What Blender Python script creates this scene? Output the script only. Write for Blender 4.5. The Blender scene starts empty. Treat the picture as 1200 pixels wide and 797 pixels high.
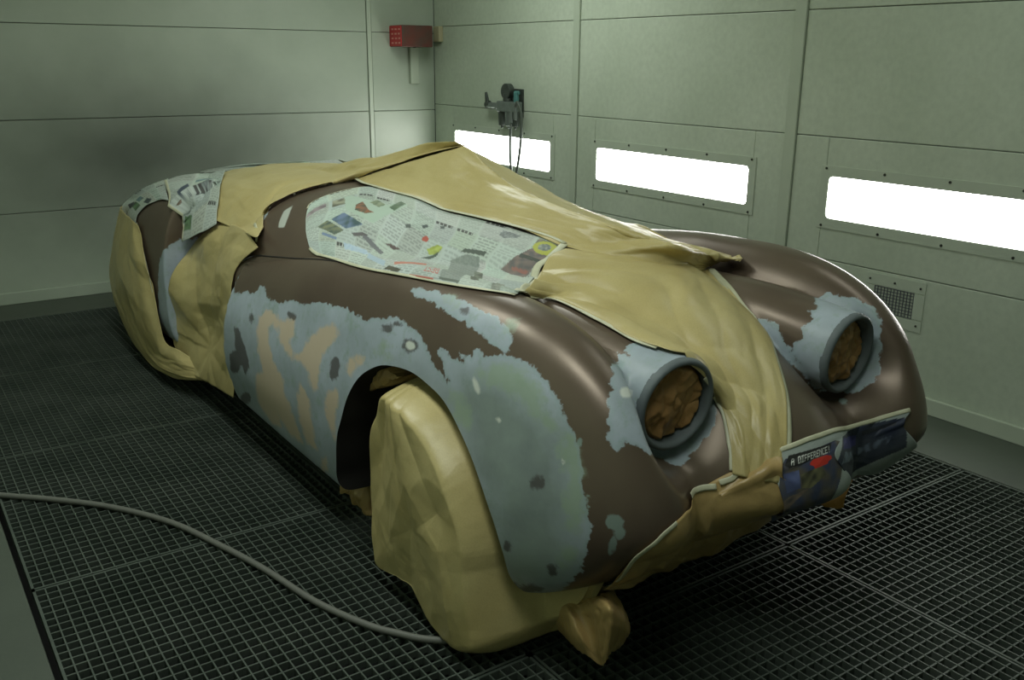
import bpy, bmesh, math, random
import numpy as np
from mathutils import Matrix, Vector
C = bpy.context.scene.collection
S = bpy.context.scene
rng = np.random.RandomState(7)

# ------------------------------------------------------------------ frame of the place
F_PX, PITCH, ROLL, YAW, EYE = 1084.38, .293873, .0086504, .609864, 1.6
def cam_axes():
    cp, sp, cr, sr, cy, sy = math.cos(PITCH), math.sin(PITCH), math.cos(ROLL), math.sin(ROLL), math.cos(YAW), math.sin(YAW)
    fw = np.array([sy*cp, cy*cp, -sp]); rt = np.array([cy, -sy, 0.]); up = np.cross(rt, fw)
    return cr*rt+sr*up, -sr*rt+cr*up, fw
RT, UP, FW = cam_axes()
CAR_O = np.array([1.97, 2.06, 0.]); TH = math.radians(2.0)
CX = np.array([math.sin(TH), -math.cos(TH), 0.]); CY = np.array([math.cos(TH), math.sin(TH), 0.])
def to_car(w):
    w = np.asarray(w, float)-CAR_O
    return np.array([w@CX, w@CY, w[2]])
def sight(px, py, car=True):
    d = FW+RT*(px-600)/F_PX-UP*(py-398.5)/F_PX
    o = np.array([0, 0, EYE])
    if car: return to_car(o), np.array([d@CX, d@CY, d[2]])
    return o, d
def on_plane(px, py, ax, v, car=True):
    o, d = sight(px, py, car)
    return o+d*((v-o[ax])/d[ax])

# ------------------------------------------------------------------ helpers
def tag(o, label=None, cat=None, group=None, kind=None):
    if label: o['label'] = label
    if cat: o['category'] = cat
    if group: o['group'] = group
    if kind: o['kind'] = kind
    return o
def obj(name, me, mat=None, parent=None, smooth=False):
    if isinstance(me, bmesh.types.BMesh):
        bm = me; me = bpy.data.meshes.new(name); bm.to_mesh(me); bm.free()
    o = bpy.data.objects.new(name, me); C.objects.link(o)
    if mat is not None:
        for m in (mat if isinstance(mat, (list, tuple)) else [mat]): me.materials.append(m)
    if smooth: me.polygons.foreach_set('use_smooth', [True]*len(me.polygons))
    if parent is not None: o.parent = parent
    return o
def empty(name, loc=(0, 0, 0), rotz=0):
    o = bpy.data.objects.new(name, None); C.objects.link(o); o.location = loc; o.rotation_euler = (0, 0, rotz)
    o.empty_display_size = .1
    return o
ROTZ = math.atan2(CX[1], CX[0])
def car_place(o, verts_mesh=None, origin=(0, 0, 0)):
    """put a top-level object whose mesh is in car coordinates into the room, with its origin at its own base"""
    org = np.asarray(origin, float)
    w = CAR_O+CX*org[0]+CY*org[1]+np.array([0, 0, org[2]])
    o.location = w; o.rotation_euler = (0, 0, ROTZ)
def mesh_np(name, V, Fq):
    me = bpy.data.meshes.new(name); me.from_pydata([tuple(v) for v in V], [], [tuple(int(i) for i in f) for f in Fq]); me.update()
    return me
def box(bm, c, s, rot=None):
    r = bmesh.ops.create_cube(bm, size=1.)
    for v in r['verts']:
        p = Vector((v.co.x*s[0], v.co.y*s[1], v.co.z*s[2]))
        if rot is not None: p = rot@p
        v.co = p+Vector(c)
    return r['verts']
def cyl(bm, a, b, r1, r2=None, n=16):
    a, b = Vector(a), Vector(b); r2 = r1 if r2 is None else r2
    d = b-a; q = d.to_track_quat('Z', 'Y').to_matrix().to_4x4(); q.translation = (a+b)/2
    return bmesh.ops.create_cone(bm, cap_ends=True, segments=n, radius1=r1, radius2=r2, depth=d.length, matrix=q)['verts']
def catmull(P, n):
    P = np.asarray(P, float)
    if len(P) == 2: 
        t = np.linspace(0, 1, n)[:, None]; return P[0]*(1-t)+P[1]*t
    seg = np.linalg.norm(np.diff(P, axis=0), axis=1); L = np.concatenate([[0], np.cumsum(seg)])
    Q = np.vstack([2*P[0]-P[1], P, 2*P[-1]-P[-2]])
    out = []
    for s in np.linspace(0, L[-1], n):
        i = min(max(np.searchsorted(L, s, 'right')-1, 0), len(P)-2)
        t = (s-L[i])/max(L[i+1]-L[i], 1e-9)
        p0, p1, p2, p3 = Q[i], Q[i+1], Q[i+2], Q[i+3]
        out.append(.5*((2*p1)+(-p0+p2)*t+(2*p0-5*p1+4*p2-p3)*t*t+(-p0+3*p1-3*p2+p3)*t**3))
    return np.array(out)
def polyline(P, n):
    P = np.asarray(P, float); seg = np.linalg.norm(np.diff(P, axis=0), axis=1); L = np.concatenate([[0], np.cumsum(seg)])
    s = np.linspace(0, L[-1], n); return np.stack([np.interp(s, L, P[:, k]) for k in range(P.shape[1])], 1)
def tube(name, P, r, mat, parent=None, n=10, res=80, closed=False):
    P = catmull(P, res) if len(P) > 2 else np.asarray(P, float)
    T = np.gradient(P, axis=0); T /= np.linalg.norm(T, axis=1)[:, None]
    u = np.array([0, 0, 1.]) if abs(T[0][2]) < .9 else np.array([1., 0, 0]); V = []
    for p, t in zip(P, T):
        u = u-t*(u@t); u /= np.linalg.norm(u); w = np.cross(t, u)
        for k in range(n):
            a = 2*math.pi*k/n; V.append(p+r*(math.cos(a)*u+math.sin(a)*w))
    Fq = [(i*n+k, i*n+(k+1) % n, (i+1)*n+(k+1) % n, (i+1)*n+k) for i in range(len(P)-1) for k in range(n)]
    Fq += [tuple(range(n))[::-1], tuple((len(P)-1)*n+k for k in range(n))]
    return obj(name, mesh_np(name, V, Fq), mat, parent, True)

# ------------------------------------------------------------------ materials
def srgb(r, g, b):
    f = lambda c: (c/255/12.92 if c/255 <= .04045 else ((c/255+.055)/1.055)**2.4)
    return (f(r), f(g), f(b), 1)
class NT:
    def __init__(s, name):
        s.m = bpy.data.materials.new(name); s.m.use_nodes = True; s.t = s.m.node_tree; s.n = s.t.nodes
        s.b = s.n['Principled BSDF']; s.out = s.n['Material Output']
    def add(s, ty, **kw):
        nd = s.n.new(ty)
        for k, v in kw.items():
            if k.startswith('i_'): nd.inputs[k[2:].replace('_', ' ')].default_value = v
            else: setattr(nd, k, v)
        return nd
    def link(s, a, b): s.t.links.new(a, b)
    def noise(s, scale, detail=4, rough=.55, vec=None, dist=0):
        nd = s.add('ShaderNodeTexNoise'); nd.inputs['Scale'].default_value = scale; nd.inputs['Detail'].default_value = detail
        nd.inputs['Roughness'].default_value = rough; nd.inputs['Distortion'].default_value = dist
        if vec is None: vec = s.coord()
        s.link(vec, nd.inputs['Vector']); return nd.outputs['Fac']
    def coord(s):
        if not hasattr(s, 'tc'): s.tc = s.add('ShaderNodeTexCoord')
        return s.tc.outputs['Object']
    def math(s, op, a, b=None, c=None, clamp=False):
        nd = s.add('ShaderNodeMath', operation=op); nd.use_clamp = clamp
        for i, x in enumerate((a, b, c)):
            if x is None: continue
            if isinstance(x, (int, float)): nd.inputs[i].default_value = x
            else: s.link(x, nd.inputs[i])
        return nd.outputs[0]
    def mix(s, f, a, b):
        nd = s.add('ShaderNodeMix', data_type='RGBA')
        for sock, x in ((nd.inputs['Factor'], f), (nd.inputs[6], a), (nd.inputs[7], b)):
            if isinstance(x, (int, float)): sock.default_value = x
            elif isinstance(x, tuple): sock.default_value = x
            else: s.link(x, sock)
        return nd.outputs[2]
    def mapr(s, v, a, b, c=0., d=1.):
        nd = s.add('ShaderNodeMapRange'); s.link(v, nd.inputs[0])
        for i, x in enumerate((a, b, c, d)): nd.inputs[i+1].default_value = x
        return nd.outputs[0]
    def bump(s, h, strength=.3, dist=.01, prev=None):
        nd = s.add('ShaderNodeBump'); nd.inputs['Strength'].default_value = strength; nd.inputs['Distance'].default_value = dist
        s.link(h, nd.inputs['Height'])
        if prev is not None: s.link(prev, nd.inputs['Normal'])
        s.link(nd.outputs[0], s.b.inputs['Normal']); return nd.outputs[0]
    def base(s, col, rough=.5, metal=0., spec=.5):
        if isinstance(col, tuple): s.b.inputs['Base Color'].default_value = col
        else: s.link(col, s.b.inputs['Base Color'])
        if isinstance(rough, (int, float)): s.b.inputs['Roughness'].default_value = rough
        else: s.link(rough, s.b.inputs['Roughness'])
        if isinstance(metal, (int, float)): s.b.inputs['Metallic'].default_value = metal
        else: s.link(metal, s.b.inputs['Metallic'])
        s.b.inputs['Specular IOR Level'].default_value = spec
def plain(name, c1, c2=None, scale=8, rough=.5, metal=0, bump=0, bscale=60, spec=.5):
    t = NT(name)
    col = c1 if c2 is None else t.mix(t.noise(scale), c1, c2)
    t.base(col, rough, metal, spec)
    if bump: t.bump(t.noise(bscale), bump, .004)
    return t.m

def wall_mat():
    t = NT('booth_wall_paint')
    n1 = t.mapr(t.noise(1.1, 5, .6), .3, .75); n2 = t.mapr(t.noise(30, 3), .35, .7)
    c = t.mix(n1, srgb(176, 188, 168), srgb(198, 208, 190))
    c = t.mix(t.math('MULTIPLY', n2, .25), c, srgb(150, 160, 145))
    t.base(c, t.mapr(t.noise(3, 4), .3, .7, .3, .5), 0, .4)
    return t.m
def wall_shaded():
    # shade on the rear wall painted into its colour, darkest low down beside the car
    t = NT('booth_wall_painted_shade')
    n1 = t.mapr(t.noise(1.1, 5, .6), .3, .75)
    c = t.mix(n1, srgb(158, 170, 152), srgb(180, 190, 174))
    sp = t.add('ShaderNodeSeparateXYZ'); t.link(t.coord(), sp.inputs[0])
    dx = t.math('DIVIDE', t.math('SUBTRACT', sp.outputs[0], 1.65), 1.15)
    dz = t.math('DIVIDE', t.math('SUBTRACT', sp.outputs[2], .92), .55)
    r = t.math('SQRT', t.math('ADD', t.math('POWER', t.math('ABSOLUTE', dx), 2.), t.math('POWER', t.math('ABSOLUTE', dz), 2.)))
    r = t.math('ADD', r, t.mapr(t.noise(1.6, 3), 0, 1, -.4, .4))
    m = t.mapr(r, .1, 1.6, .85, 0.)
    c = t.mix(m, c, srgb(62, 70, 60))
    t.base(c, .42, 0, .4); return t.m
M_WALL = wall_mat(); M_BACK = wall_shaded()
M_SEAM = plain('dark_seam', srgb(60, 66, 58), rough=.8)
M_TRIM = plain('trim_paint', srgb(168, 180, 160), srgb(186, 196, 178), 4, .4)
M_FLOOR = plain('kerb_paint', srgb(82, 90, 79), srgb(66, 74, 64), 3, .6, bump=.1)
M_PIT = plain('pit_black', srgb(22, 24, 22), srgb(14, 15, 14), 5, .9)
def grate_mat():
    t = NT('galvanised_grating'); n = t.mapr(t.noise(3.5, 5, .65), .35, .7)
    c = t.mix(n, srgb(66, 76, 68), srgb(90, 98, 90)); t.base(c, .6, .15, .4); t.bump(t.noise(150, 3), .3, .002); return t.m
M_GRATE = grate_mat()

# ------------------------------------------------------------------ the booth
XW, YB, XL, YF, ZC = 4.0, 6.87, -0.75, -2.2, 2.75
def struct(name, bm, m, smooth=False):
    o = obj(name, bm, m, None, smooth); o['kind'] = 'structure'; return o
def bevel_mod(o, w=.004, seg=2):
    md = o.modifiers.new('bevel', 'BEVEL'); md.width = w; md.segments = seg; md.limit_method = 'ANGLE'

# rear wall: panels between seams at 0.6 m steps (a 4 mm joint between panels)
def panel_wall(name, mat, axis, pos, lim, us, zs, thick=.05):
    """panels laid between vertical joints us and horizontal joints zs; axis 1 = wall across y, axis 0 = wall across x"""
    bm = bmesh.new(); g = .0018
    for (u0, u1) in us:
        for z0, z1 in zs:
            c = ((u0+u1)/2, (z0+z1)/2); s = (u1-u0-2*g, z1-z0-2*g)
            if axis == 1: vs = box(bm, (c[0], pos+thick/2, c[1]), (s[0], thick, s[1]))
            else: vs = box(bm, (pos+thick/2*lim, c[0], c[1]), (thick, s[0], s[1]))
    o = struct(name, bm, mat); bevel_mod(o, .0035, 2); return o
ZS = [(0, .6), (.6, 1.2), (1.2, 1.8), (1.8, ZC)]
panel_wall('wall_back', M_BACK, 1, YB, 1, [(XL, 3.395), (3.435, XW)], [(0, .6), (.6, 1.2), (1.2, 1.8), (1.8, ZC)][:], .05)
bm = bmesh.new(); box(bm, ((XL+XW)/2, YB+.075, ZC/2), (XW-XL, .05, ZC)); struct('wall_back', bm, M_SEAM)
bm = bmesh.new(); box(bm, (3.415, YB+.02, ZC/2), (.034, .055, ZC-.002)); o = struct('trim_1', bm, M_TRIM); bevel_mod(o)

# right wall with three lit openings
WX = lambda z: 1.6+(z-1.6)*XW/3.62     # heights measured on a nearer plane, carried to this wall
def wy(px, py=200): return on_plane(px, py, 0, XW, False)[1]
LAMPS = []
for (x0, x1, yy) in ((530, 645, 175), (699, 877, 200), (969, 1210, 240)):
    LAMPS.append([on_plane(x0, yy, 0, XW, False)[1], on_plane(x1, yy+8, 0, XW, False)[1]])
LAMPS[2][1] = LAMPS[2][0]-1.28; LAMPS[0][0] = LAMPS[0][1]+1.28
ZL0, ZL1 = WX(.915), WX(1.105)
POSTS = [(on_plane(679, 80, 0, XW, False)[1], on_plane(671.5, 80, 0, XW, False)[1]), (on_plane(943, 60, 0, XW, False)[1], on_plane(929, 60, 0, XW, False)[1])]
pitchy = POSTS[0][1]-POSTS[1][1]
edges = [YB, POSTS[0][1], POSTS[0][0], POSTS[1][1], POSTS[1][0], POSTS[1][1]-pitchy, POSTS[1][0]-pitchy, POSTS[1][1]-2*pitchy, POSTS[1][0]-2*pitchy, YF]
zR = [0, WX(.723), WX(1.279), WX(1.828), ZC]
bm = bmesh.new(); g = .0018
def wbox(bm, y0, y1, z0, z1, gap=g):
    box(bm, (XW+.025, (y0+y1)/2, (z0+z1)/2), (.05, abs(y0-y1)-2*gap, z1-z0-2*gap))
for k in range(0, len(edges)-1, 2):
    y1, y0 = edges[k], edges[k+1]
    for j in range(4):
        z0, z1 = zR[j], zR[j+1]
        L = [l for l in LAMPS if y0 < (l[0]+l[1])/2 < y1]
        if j == 1 and L:
            a, b = L[0]; fr = .025
            a += fr; b -= fr
            wbox(bm, y0, min(b, a), z0, z1, g) if abs(y0-b) > .02 else None
            wbox(bm, a, y1, z0, z1, g) if y1-a > .02 else None
            wbox(bm, b-g, a+g, z0, ZL0-fr, g); wbox(bm, b-g, a+g, ZL1+fr, z1, g)
        else: wbox(bm, y0, y1, z0, z1)
o = struct('wall_right', bm, M_WALL); bevel_mod(o, .0035)
bm = bmesh.new(); box(bm, (XW+.33, (YB+YF)/2, ZC/2), (.05, YB-YF, ZC)); struct('wall_right', bm, M_SEAM)
n = 2
for k in range(1, len(edges)-1, 2):
    y1, y0 = edges[k], edges[k+1]
    bm = bmesh.new(); box(bm, (XW+.014, (y0+y1)/2, ZC/2), (.05, y1-y0-.004, ZC-.002)); o = struct('trim_%d' % n, bm, M_TRIM); bevel_mod(o); n += 1
# left wall, front wall and ceiling close the booth
bm = bmesh.new(); box(bm, (XL-.025, (YB+YF)/2, ZC/2), (.05, YB-YF, ZC)); struct('wall_left', bm, M_WALL)
bm = bmesh.new(); box(bm, ((XW+XL)/2, YF-.025, ZC/2), (XW-XL, .05, ZC)); struct('wall_front', bm, M_WALL)
bm = bmesh.new(); box(bm, ((XW+XL)/2, (YB+YF)/2, ZC+.03), (XW-XL+.4, YB-YF+.2, .06)); struct('ceiling', bm, M_WALL)

# light fittings behind the openings: frame, diffuser, screws
def lamp_mat():
    t = NT('lit_diffuser'); t.base(srgb(235, 240, 235), .4)
    t.b.inputs['Emission Color'].default_value = (1., 1., .97, 1); t.b.inputs['Emission Strength'].default_value = LAMP_E
    return t.m
LAMP_E = 14.
M_LAMP = lamp_mat()
M_FRAME = plain('light_frame_paint', srgb(170, 182, 164), srgb(186, 196, 178), 5, .35)
M_SCREW = plain('screw_steel', srgb(70, 74, 70), rough=.4, metal=.8)
def rrect(w, h, r, n=8):
    out = []
    for cx, cy, a0 in ((w/2-r, h/2-r, 0), (-w/2+r, h/2-r, 90), (-w/2+r, -h/2+r, 180), (w/2-r, -h/2+r, 270)):
        for k in range(n+1):
            a = math.radians(a0+90*k/n); out.append((cx+r*math.cos(a), cy+r*math.sin(a)))
    return out
where = ['partly hidden behind the paper peak, below the air regulator', 'between the two wall posts, middle of the three', 'nearest the right edge, longest in view']
for i, (a, b) in enumerate(LAMPS):
    yc, zc, w, h = (a+b)/2, (ZL0+ZL1)/2, a-b, ZL1-ZL0
    root = empty('wall_light', (XW, yc, zc-h/2)); tag(root, 'long bright recessed wall light '+where[i], 'light', 'recessed lights along the right wall')
    def P(u, v, d): return (d, u, v+h/2)
    ow, oh = w+.10, h+.105
    inner = rrect(w, h, .022); outer = rrect(ow, oh, .003)
    bm = bmesh.new(); rings = []
    for loop, d in ((outer, -.0005), (outer, -.005), (inner, -.005), (inner, .03)):
        rings.append([bm.verts.new(P(u, v, d)) for u, v in loop])
    for r0, r1 in zip(rings, rings[1:]):
        for k in range(len(r0)): bm.faces.new((r0[k], r0[(k+1) % len(r0)], r1[(k+1) % len(r0)], r1[k]))
    fr = obj('light_frame', bm, M_FRAME, root)
    bm = bmesh.new(); vs = [bm.verts.new(P(u, v, .026)) for u, v in rrect(w+.004, h+.004, .024)]
    back = [bm.verts.new(P(u, v, .036)) for u, v in rrect(w+.004, h+.004, .024)]
    bm.faces.new(vs); bm.faces.new(back[::-1])
    for k in range(len(vs)): bm.faces.new((vs[k], vs[(k+1) % len(vs)], back[(k+1) % len(vs)], back[k]))
    bmesh.ops.recalc_face_normals(bm, faces=bm.faces)
    obj('diffuser', bm, M_LAMP, root)
    for u in np.linspace(-ow/2+.03, ow/2-.03, 5):
        for v in (-oh/2+.014, oh/2-.014):
            bm = bmesh.new(); cyl(bm, P(u, v, -.009), P(u, v, -.004), .006, .007, 12); obj('screw', bm, M_SCREW, fr)

# low vent with a mesh grille on the right wall
def vent():
    y0, y1 = wy(1030, 345), wy(1066, 345); z0, z1 = WX(.55), WX(.655)
    z1, z0 = on_plane(1066, 343, 0, XW, False)[2], on_plane(1062, 372, 0, XW, False)[2]
    root = empty('wall_vent', (XW, (y0+y1)/2, z0)); tag(root, 'small black mesh vent low on the right wall beside the far wing', 'vent')
    w, h = y0-y1, z1-z0; w += .05
    bm = bmesh.new(); box(bm, (.012, 0, h/2), (.01, w, h)); obj('backing', bm, M_PIT, root)
    bm = bmesh.new()
    for u in np.linspace(-w/2, w/2, 13): box(bm, (-.004, u, h/2), (.003, .0026, h))
    for v in np.linspace(0, h, 9): box(bm, (-.004, 0, v), (.003, w, .0026))
    obj('mesh_grille', bm, plain('vent_mesh', srgb(96, 100, 108), rough=.5, metal=.3), root)
    bm = bmesh.new()
    W2, H2 = w+.11, h+.12
    for c, s in (((0, H2/2-.0275+h/2), (W2, .055)), ((0, -H2/2+.0275+h/2), (W2, .055)), ((w/2+.0275, h/2), (.055, h)), ((-w/2-.0275, h/2), (.055, h))):
        box(bm, (-.002, c[0], c[1]), (.004, s[0], s[1]))
    fr = obj('vent_frame', bm, M_FRAME, root)
    for u in (-w/2-.03, 0, w/2+.03):
        for v in (-.03, h+.03):
            bm = bmesh.new(); cyl(bm, (-.008, u, v), (-.003, u, v), .005, n=10); obj('screw', bm, M_SCREW, fr)
vent()

# floor: pit under gratings, painted strips round it
GX, GY = [.226, 1.328, 2.43, 3.532], [6.43, 5.255, 4.10, 2.935, 1.80, .66, -.48]
bm = bmesh.new(); box(bm, ((XL+XW)/2, (YB+YF)/2, -.42), (XW-XL, YB-YF, .04)); struct('floor', bm, M_PIT)
def strip(x0, x1, y0, y1, top=0.0):
    bm = bmesh.new(); box(bm, ((x0+x1)/2, (y0+y1)/2, top-.2), (x1-x0, y1-y0, .4)); o = struct('floor', bm, M_FLOOR); bevel_mod(o, .006)
strip(XL, GX[0]-.016, YF, YB); strip(GX[3]+.008, XW, YF, YB); strip(GX[0]-.016, GX[3]+.008, GY[0]+.008, YB); strip(GX[0]-.016, GX[3]+.008, YF, GY[-1]-.01)
bm = bmesh.new()
box(bm, (XW-.012, (YB+YF)/2, .04), (.02, YB-YF, .08)); o = struct('baseboard_right', bm, M_TRIM); bevel_mod(o)
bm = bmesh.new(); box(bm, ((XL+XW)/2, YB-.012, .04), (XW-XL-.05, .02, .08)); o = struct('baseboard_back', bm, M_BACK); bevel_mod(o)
PXG, PYG = .03585, .0393
def grating(x0, x1, y0, y1):
    V, Fq = [], []
    def b(ax, bx, ay, by, az, bz):
        n = len(V)
        for z in (az, bz):
            V.extend([(ax, ay, z), (bx, ay, z), (bx, by, z), (ax, by, z)])
        Fq.extend([(n+3, n+2, n+1, n), (n+4, n+5, n+6, n+7), (n, n+1, n+5, n+4), (n+1, n+2, n+6, n+5), (n+2, n+3, n+7, n+6), (n+3, n, n+4, n+7)])
    e = .008; x0 += .003; x1 -= .003; y0 += .003; y1 -= .003
    for c in (x0, x1-e): b(c, c+e, y0, y1, -.03, 0)
    for c in (y0, y1-e): b(x0, x1, c, c+e, -.03, 0)
    nx = round((x1-x0)/PXG); ny = round((y1-y0)/PYG)
    for i in range(1, nx):
        c = x0+(x1-x0)*i/nx; b(c-.0022, c+.0022, y0, y1, -.03, -.0002)
    for j in range(1, ny):
        c = y0+(y1-y0)*j/ny; b(x0, x1, c-.0026, c+.0026, -.022, -.0015)
    cx, cy = (x0+x1)/2, (y0+y1)/2
    V = [(v[0]-cx, v[1]-cy, v[2]) for v in V]
    o = obj('floor', mesh_np('grating', V, Fq), M_GRATE); o.location = (cx, cy, 0); o['kind'] = 'structure'
for i in range(3):
    for j in range(len(GY)-1): grating(GX[i], GX[i+1], GY[j+1], GY[j])

# ------------------------------------------------------------------ the car's shape, as one smooth field (negative inside)
def lerp(x, xs, ys): return np.interp(x, xs, ys)
def sm(x, xs, ys):
    """smooth interpolation through points (monotone cubic)"""
    xs = np.asarray(xs, float); ys = np.asarray(ys, float)
    h = np.diff(xs); d = np.diff(ys)/h; m = np.zeros(len(xs)); m[0] = d[0]; m[-1] = d[-1]
    for i in range(1, len(xs)-1): m[i] = 0 if d[i-1]*d[i] <= 0 else 2*d[i-1]*d[i]/(d[i-1]+d[i])
    x = np.clip(x, xs[0], xs[-1]); i = np.clip(np.searchsorted(xs, x, 'right')-1, 0, len(xs)-2)
    t = (x-xs[i])/h[i]; t2 = t*t; t3 = t2*t
    return (2*t3-3*t2+1)*ys[i]+(t3-2*t2+t)*h[i]*m[i]+(-2*t3+3*t2)*ys[i+1]+(t3-t2)*h[i]*m[i+1]
def smin(a, b, k):
    h = np.clip(.5+.5*(b-a)/k, 0, 1); return b*(1-h)+a*h-k*h*(1-h)
def smax(a, b, k): return -smin(-a, -b, k)
LAMP_C = np.array([.465, .371, .760]); LAMP_AX = np.array([.955, .05, -.10]); LAMP_AX = LAMP_AX/np.linalg.norm(LAMP_AX); LAMP_R = .124
AX_X, AX_Z = -.23, .33
def f_wing(x, y, z):
    y = np.abs(y)
    yc = sm(x, [-1.8, -1.0, -.2, .7], [.56, .58, .59, .565]); w = sm(x, [-1.8, -1.0, -.2, .7], [.185, .19, .195, .17])
    zt = sm(x, [-1.8, -1.3, -.8, -.25, .1, .7], [.80, .865, .935, .99, .995, .98])
    zc = sm(x, [-1.8, -.5, .1, .7], [.55, .58, .56, .54])
    zb = sm(x, [-1.8, -.5, .1, .2, .3, .4, .5, .6], [.185, .165, .165, .172, .195, .245, .31, .38])
    nb = sm(x, [-1.8, -.4, .2, .5], [9, 9, 4.5, 3.0])
    u = np.clip((x+.10)/(.59+.10), 0, None)
    v = np.abs(y-yc)/w; vi = np.where(y < yc, np.abs(y-yc)/(w*1.02), v)
    top = (z > zc)
    h = np.where(top, zt-zc, zc-zb); t = np.abs(z-zc)/h; n = np.where(top, 2.35, nb)
    q = (u**2.45+(vi**n+t**n)**(2.45/n))**(1/2.45)
    return (q-1)*.2
def f_valance(x, y, z):
    y = np.abs(y); u = np.clip((x+.1)/(.575+.1-.08*y), 0, None); t = np.abs(z-.46)/np.where(z > .46, .22, .20+.10*np.clip(.2-x, 0, .3))
    q = (u**2.5+(y/.71)**4.+t**2.5)**(1/2.6)
    return (q-1)*.25
def f_nose(x, y, z):
    y = np.abs(y)
    w = sm(x, [-2, -1.0, -.5, -.1, .3, .6], [.70, .66, .58, .46, .345, .28]); zt = sm(x, [-2, -1.1, -.6, -.1, .25, .6], [1.05, 1.075, 1.055, 1.0, .955, .90])
    zc, zb = .5, sm(x, [-1, 0, .3, .6], [.22, .24, .32, .42])
    u = np.clip((x+.35)/(.585+.35), 0, None)
    h = np.where(z > zc, zt-zc, zc-zb); t = np.abs(z-zc)/h
    n = np.where(z > zc, 2.5, 3.)
    q = (u**2.6+((y/w)**n+t**n)**(2.6/n))**(1/2.6)
    return (q-1)*.3
def f_pod(x, y, z):
    y = np.abs(y); p0 = LAMP_C
    s = (x-p0[0])*LAMP_AX[0]+(y-p0[1])*LAMP_AX[1]+(z-p0[2])*LAMP_AX[2]
    rx, ry, rz = x-p0[0]-s*LAMP_AX[0], y-p0[1]-s*LAMP_AX[1], z-p0[2]-s*LAMP_AX[2]
    r = np.sqrt(rx*rx+ry*ry+rz*rz)
    R = LAMP_R*sm(s, [-1.0, -.55, -.25, -.05, .05], [.35, .85, 1.04, 1.03, 1.0])
    return smax(np.maximum(r-R, s), -(s+1.0), .05)
def f_front(x, y, z):
    a = smin(f_wing(x, y, z), f_nose(x, y, z), .075)
    a = smin(a, f_valance(x, y, z), .15)
    ya = np.abs(y); s = (x-LAMP_C[0])*LAMP_AX[0]+(ya-LAMP_C[1])*LAMP_AX[1]+(z-LAMP_C[2])*LAMP_AX[2]
    rx, ry, rz = x-LAMP_C[0]-s*LAMP_AX[0], ya-LAMP_C[1]-s*LAMP_AX[1], z-LAMP_C[2]-s*LAMP_AX[2]
    a = smax(a, -smax(np.sqrt(rx*rx+ry*ry+rz*rz)-LAMP_R*1.16, -.035-s, .03), .05)
    a = smin(a, f_pod(x, y, z), .018)
    cut = (-1.685+.12*np.clip(z-.25, 0, 1))
    return np.maximum(a, cut-x)
def f_scut(x, y, z):
    y = np.abs(y)
    w = sm(x, [-1.8, -1.2, -.8, -.4], [.725, .715, .67, .5]); zt = sm(x, [-1.8, -1.5, -1.1, -.6], [1.08, 1.095, 1.09, 1.0])
    n = 3.0; t = np.abs(z-.5)/np.where(z > .5, zt-.5, .28)
    q = ((y/w)**n+t**n)**(1/n)
    return np.maximum(np.maximum((q-1)*.3, -1.70-x), x+.45)
RX0 = -2.49
def f_rear(x, y, z):
    y = np.abs(y)
    yc, w = sm(x, [-3.8, -3.1, -2.4], [.43, .56, .56]), sm(x, [-3.8, -3, -2.4], [.20, .215, .205])
    zt = sm(x, [-3.8, -3.4, -2.9, -2.6, -2.3], [.80, .90, .97, .985, .965]); zc = .52; zb = .2
    u = np.clip((-2.75-x)/(3.80-2.75), 0, None)
    h = np.where(z > zc, zt-zc, zc-zb); t = np.abs(z-zc)/h; n = np.where(z > zc, 2.3, 4.)
    v = np.abs(y-yc)/w
    a = ((u**2.3+(v**n+t**n)**(2.3/n))**(1/2.3)-1)*.2
    w2 = sm(x, [-3.7, -3, -2.2], [.45, .55, .62]); zt2 = sm(x, [-3.8, -3.2, -2.7, -2.2], [.80, .99, 1.05, 1.06])
    u2 = np.clip((-2.6-x)/(3.85-2.6), 0, None); t2 = np.abs(z-.5)/np.where(z > .5, zt2-.5, .3)
    b = ((u2**2.4+((y/w2)**2.6+t2**2.6)**(2.4/2.6))**(1/2.4)-1)*.3
    return np.maximum(smin(a, b, .1), x-RX0)
def grad(f, P, e=1e-4):
    x, y, z = P[:, 0], P[:, 1], P[:, 2]
    return np.stack([f(x+e, y, z)-f(x-e, y, z), f(x, y+e, z)-f(x, y-e, z), f(x, y, z+e)-f(x, y, z-e)], 1)/(2*e)
def newton(f, P, off=0., it=5, only_inside=False):
    P = P.copy()
    for _ in range(it):
        v = f(P[:, 0], P[:, 1], P[:, 2])-0.
        g = grad(f, P); gl = np.linalg.norm(g, axis=1)+1e-9
        d = v/gl-off
        if only_inside: d = np.minimum(d, 0)
        d = np.clip(d, -.03, .03)
        P -= g/gl[:, None]*d[:, None]
    return P
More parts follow.
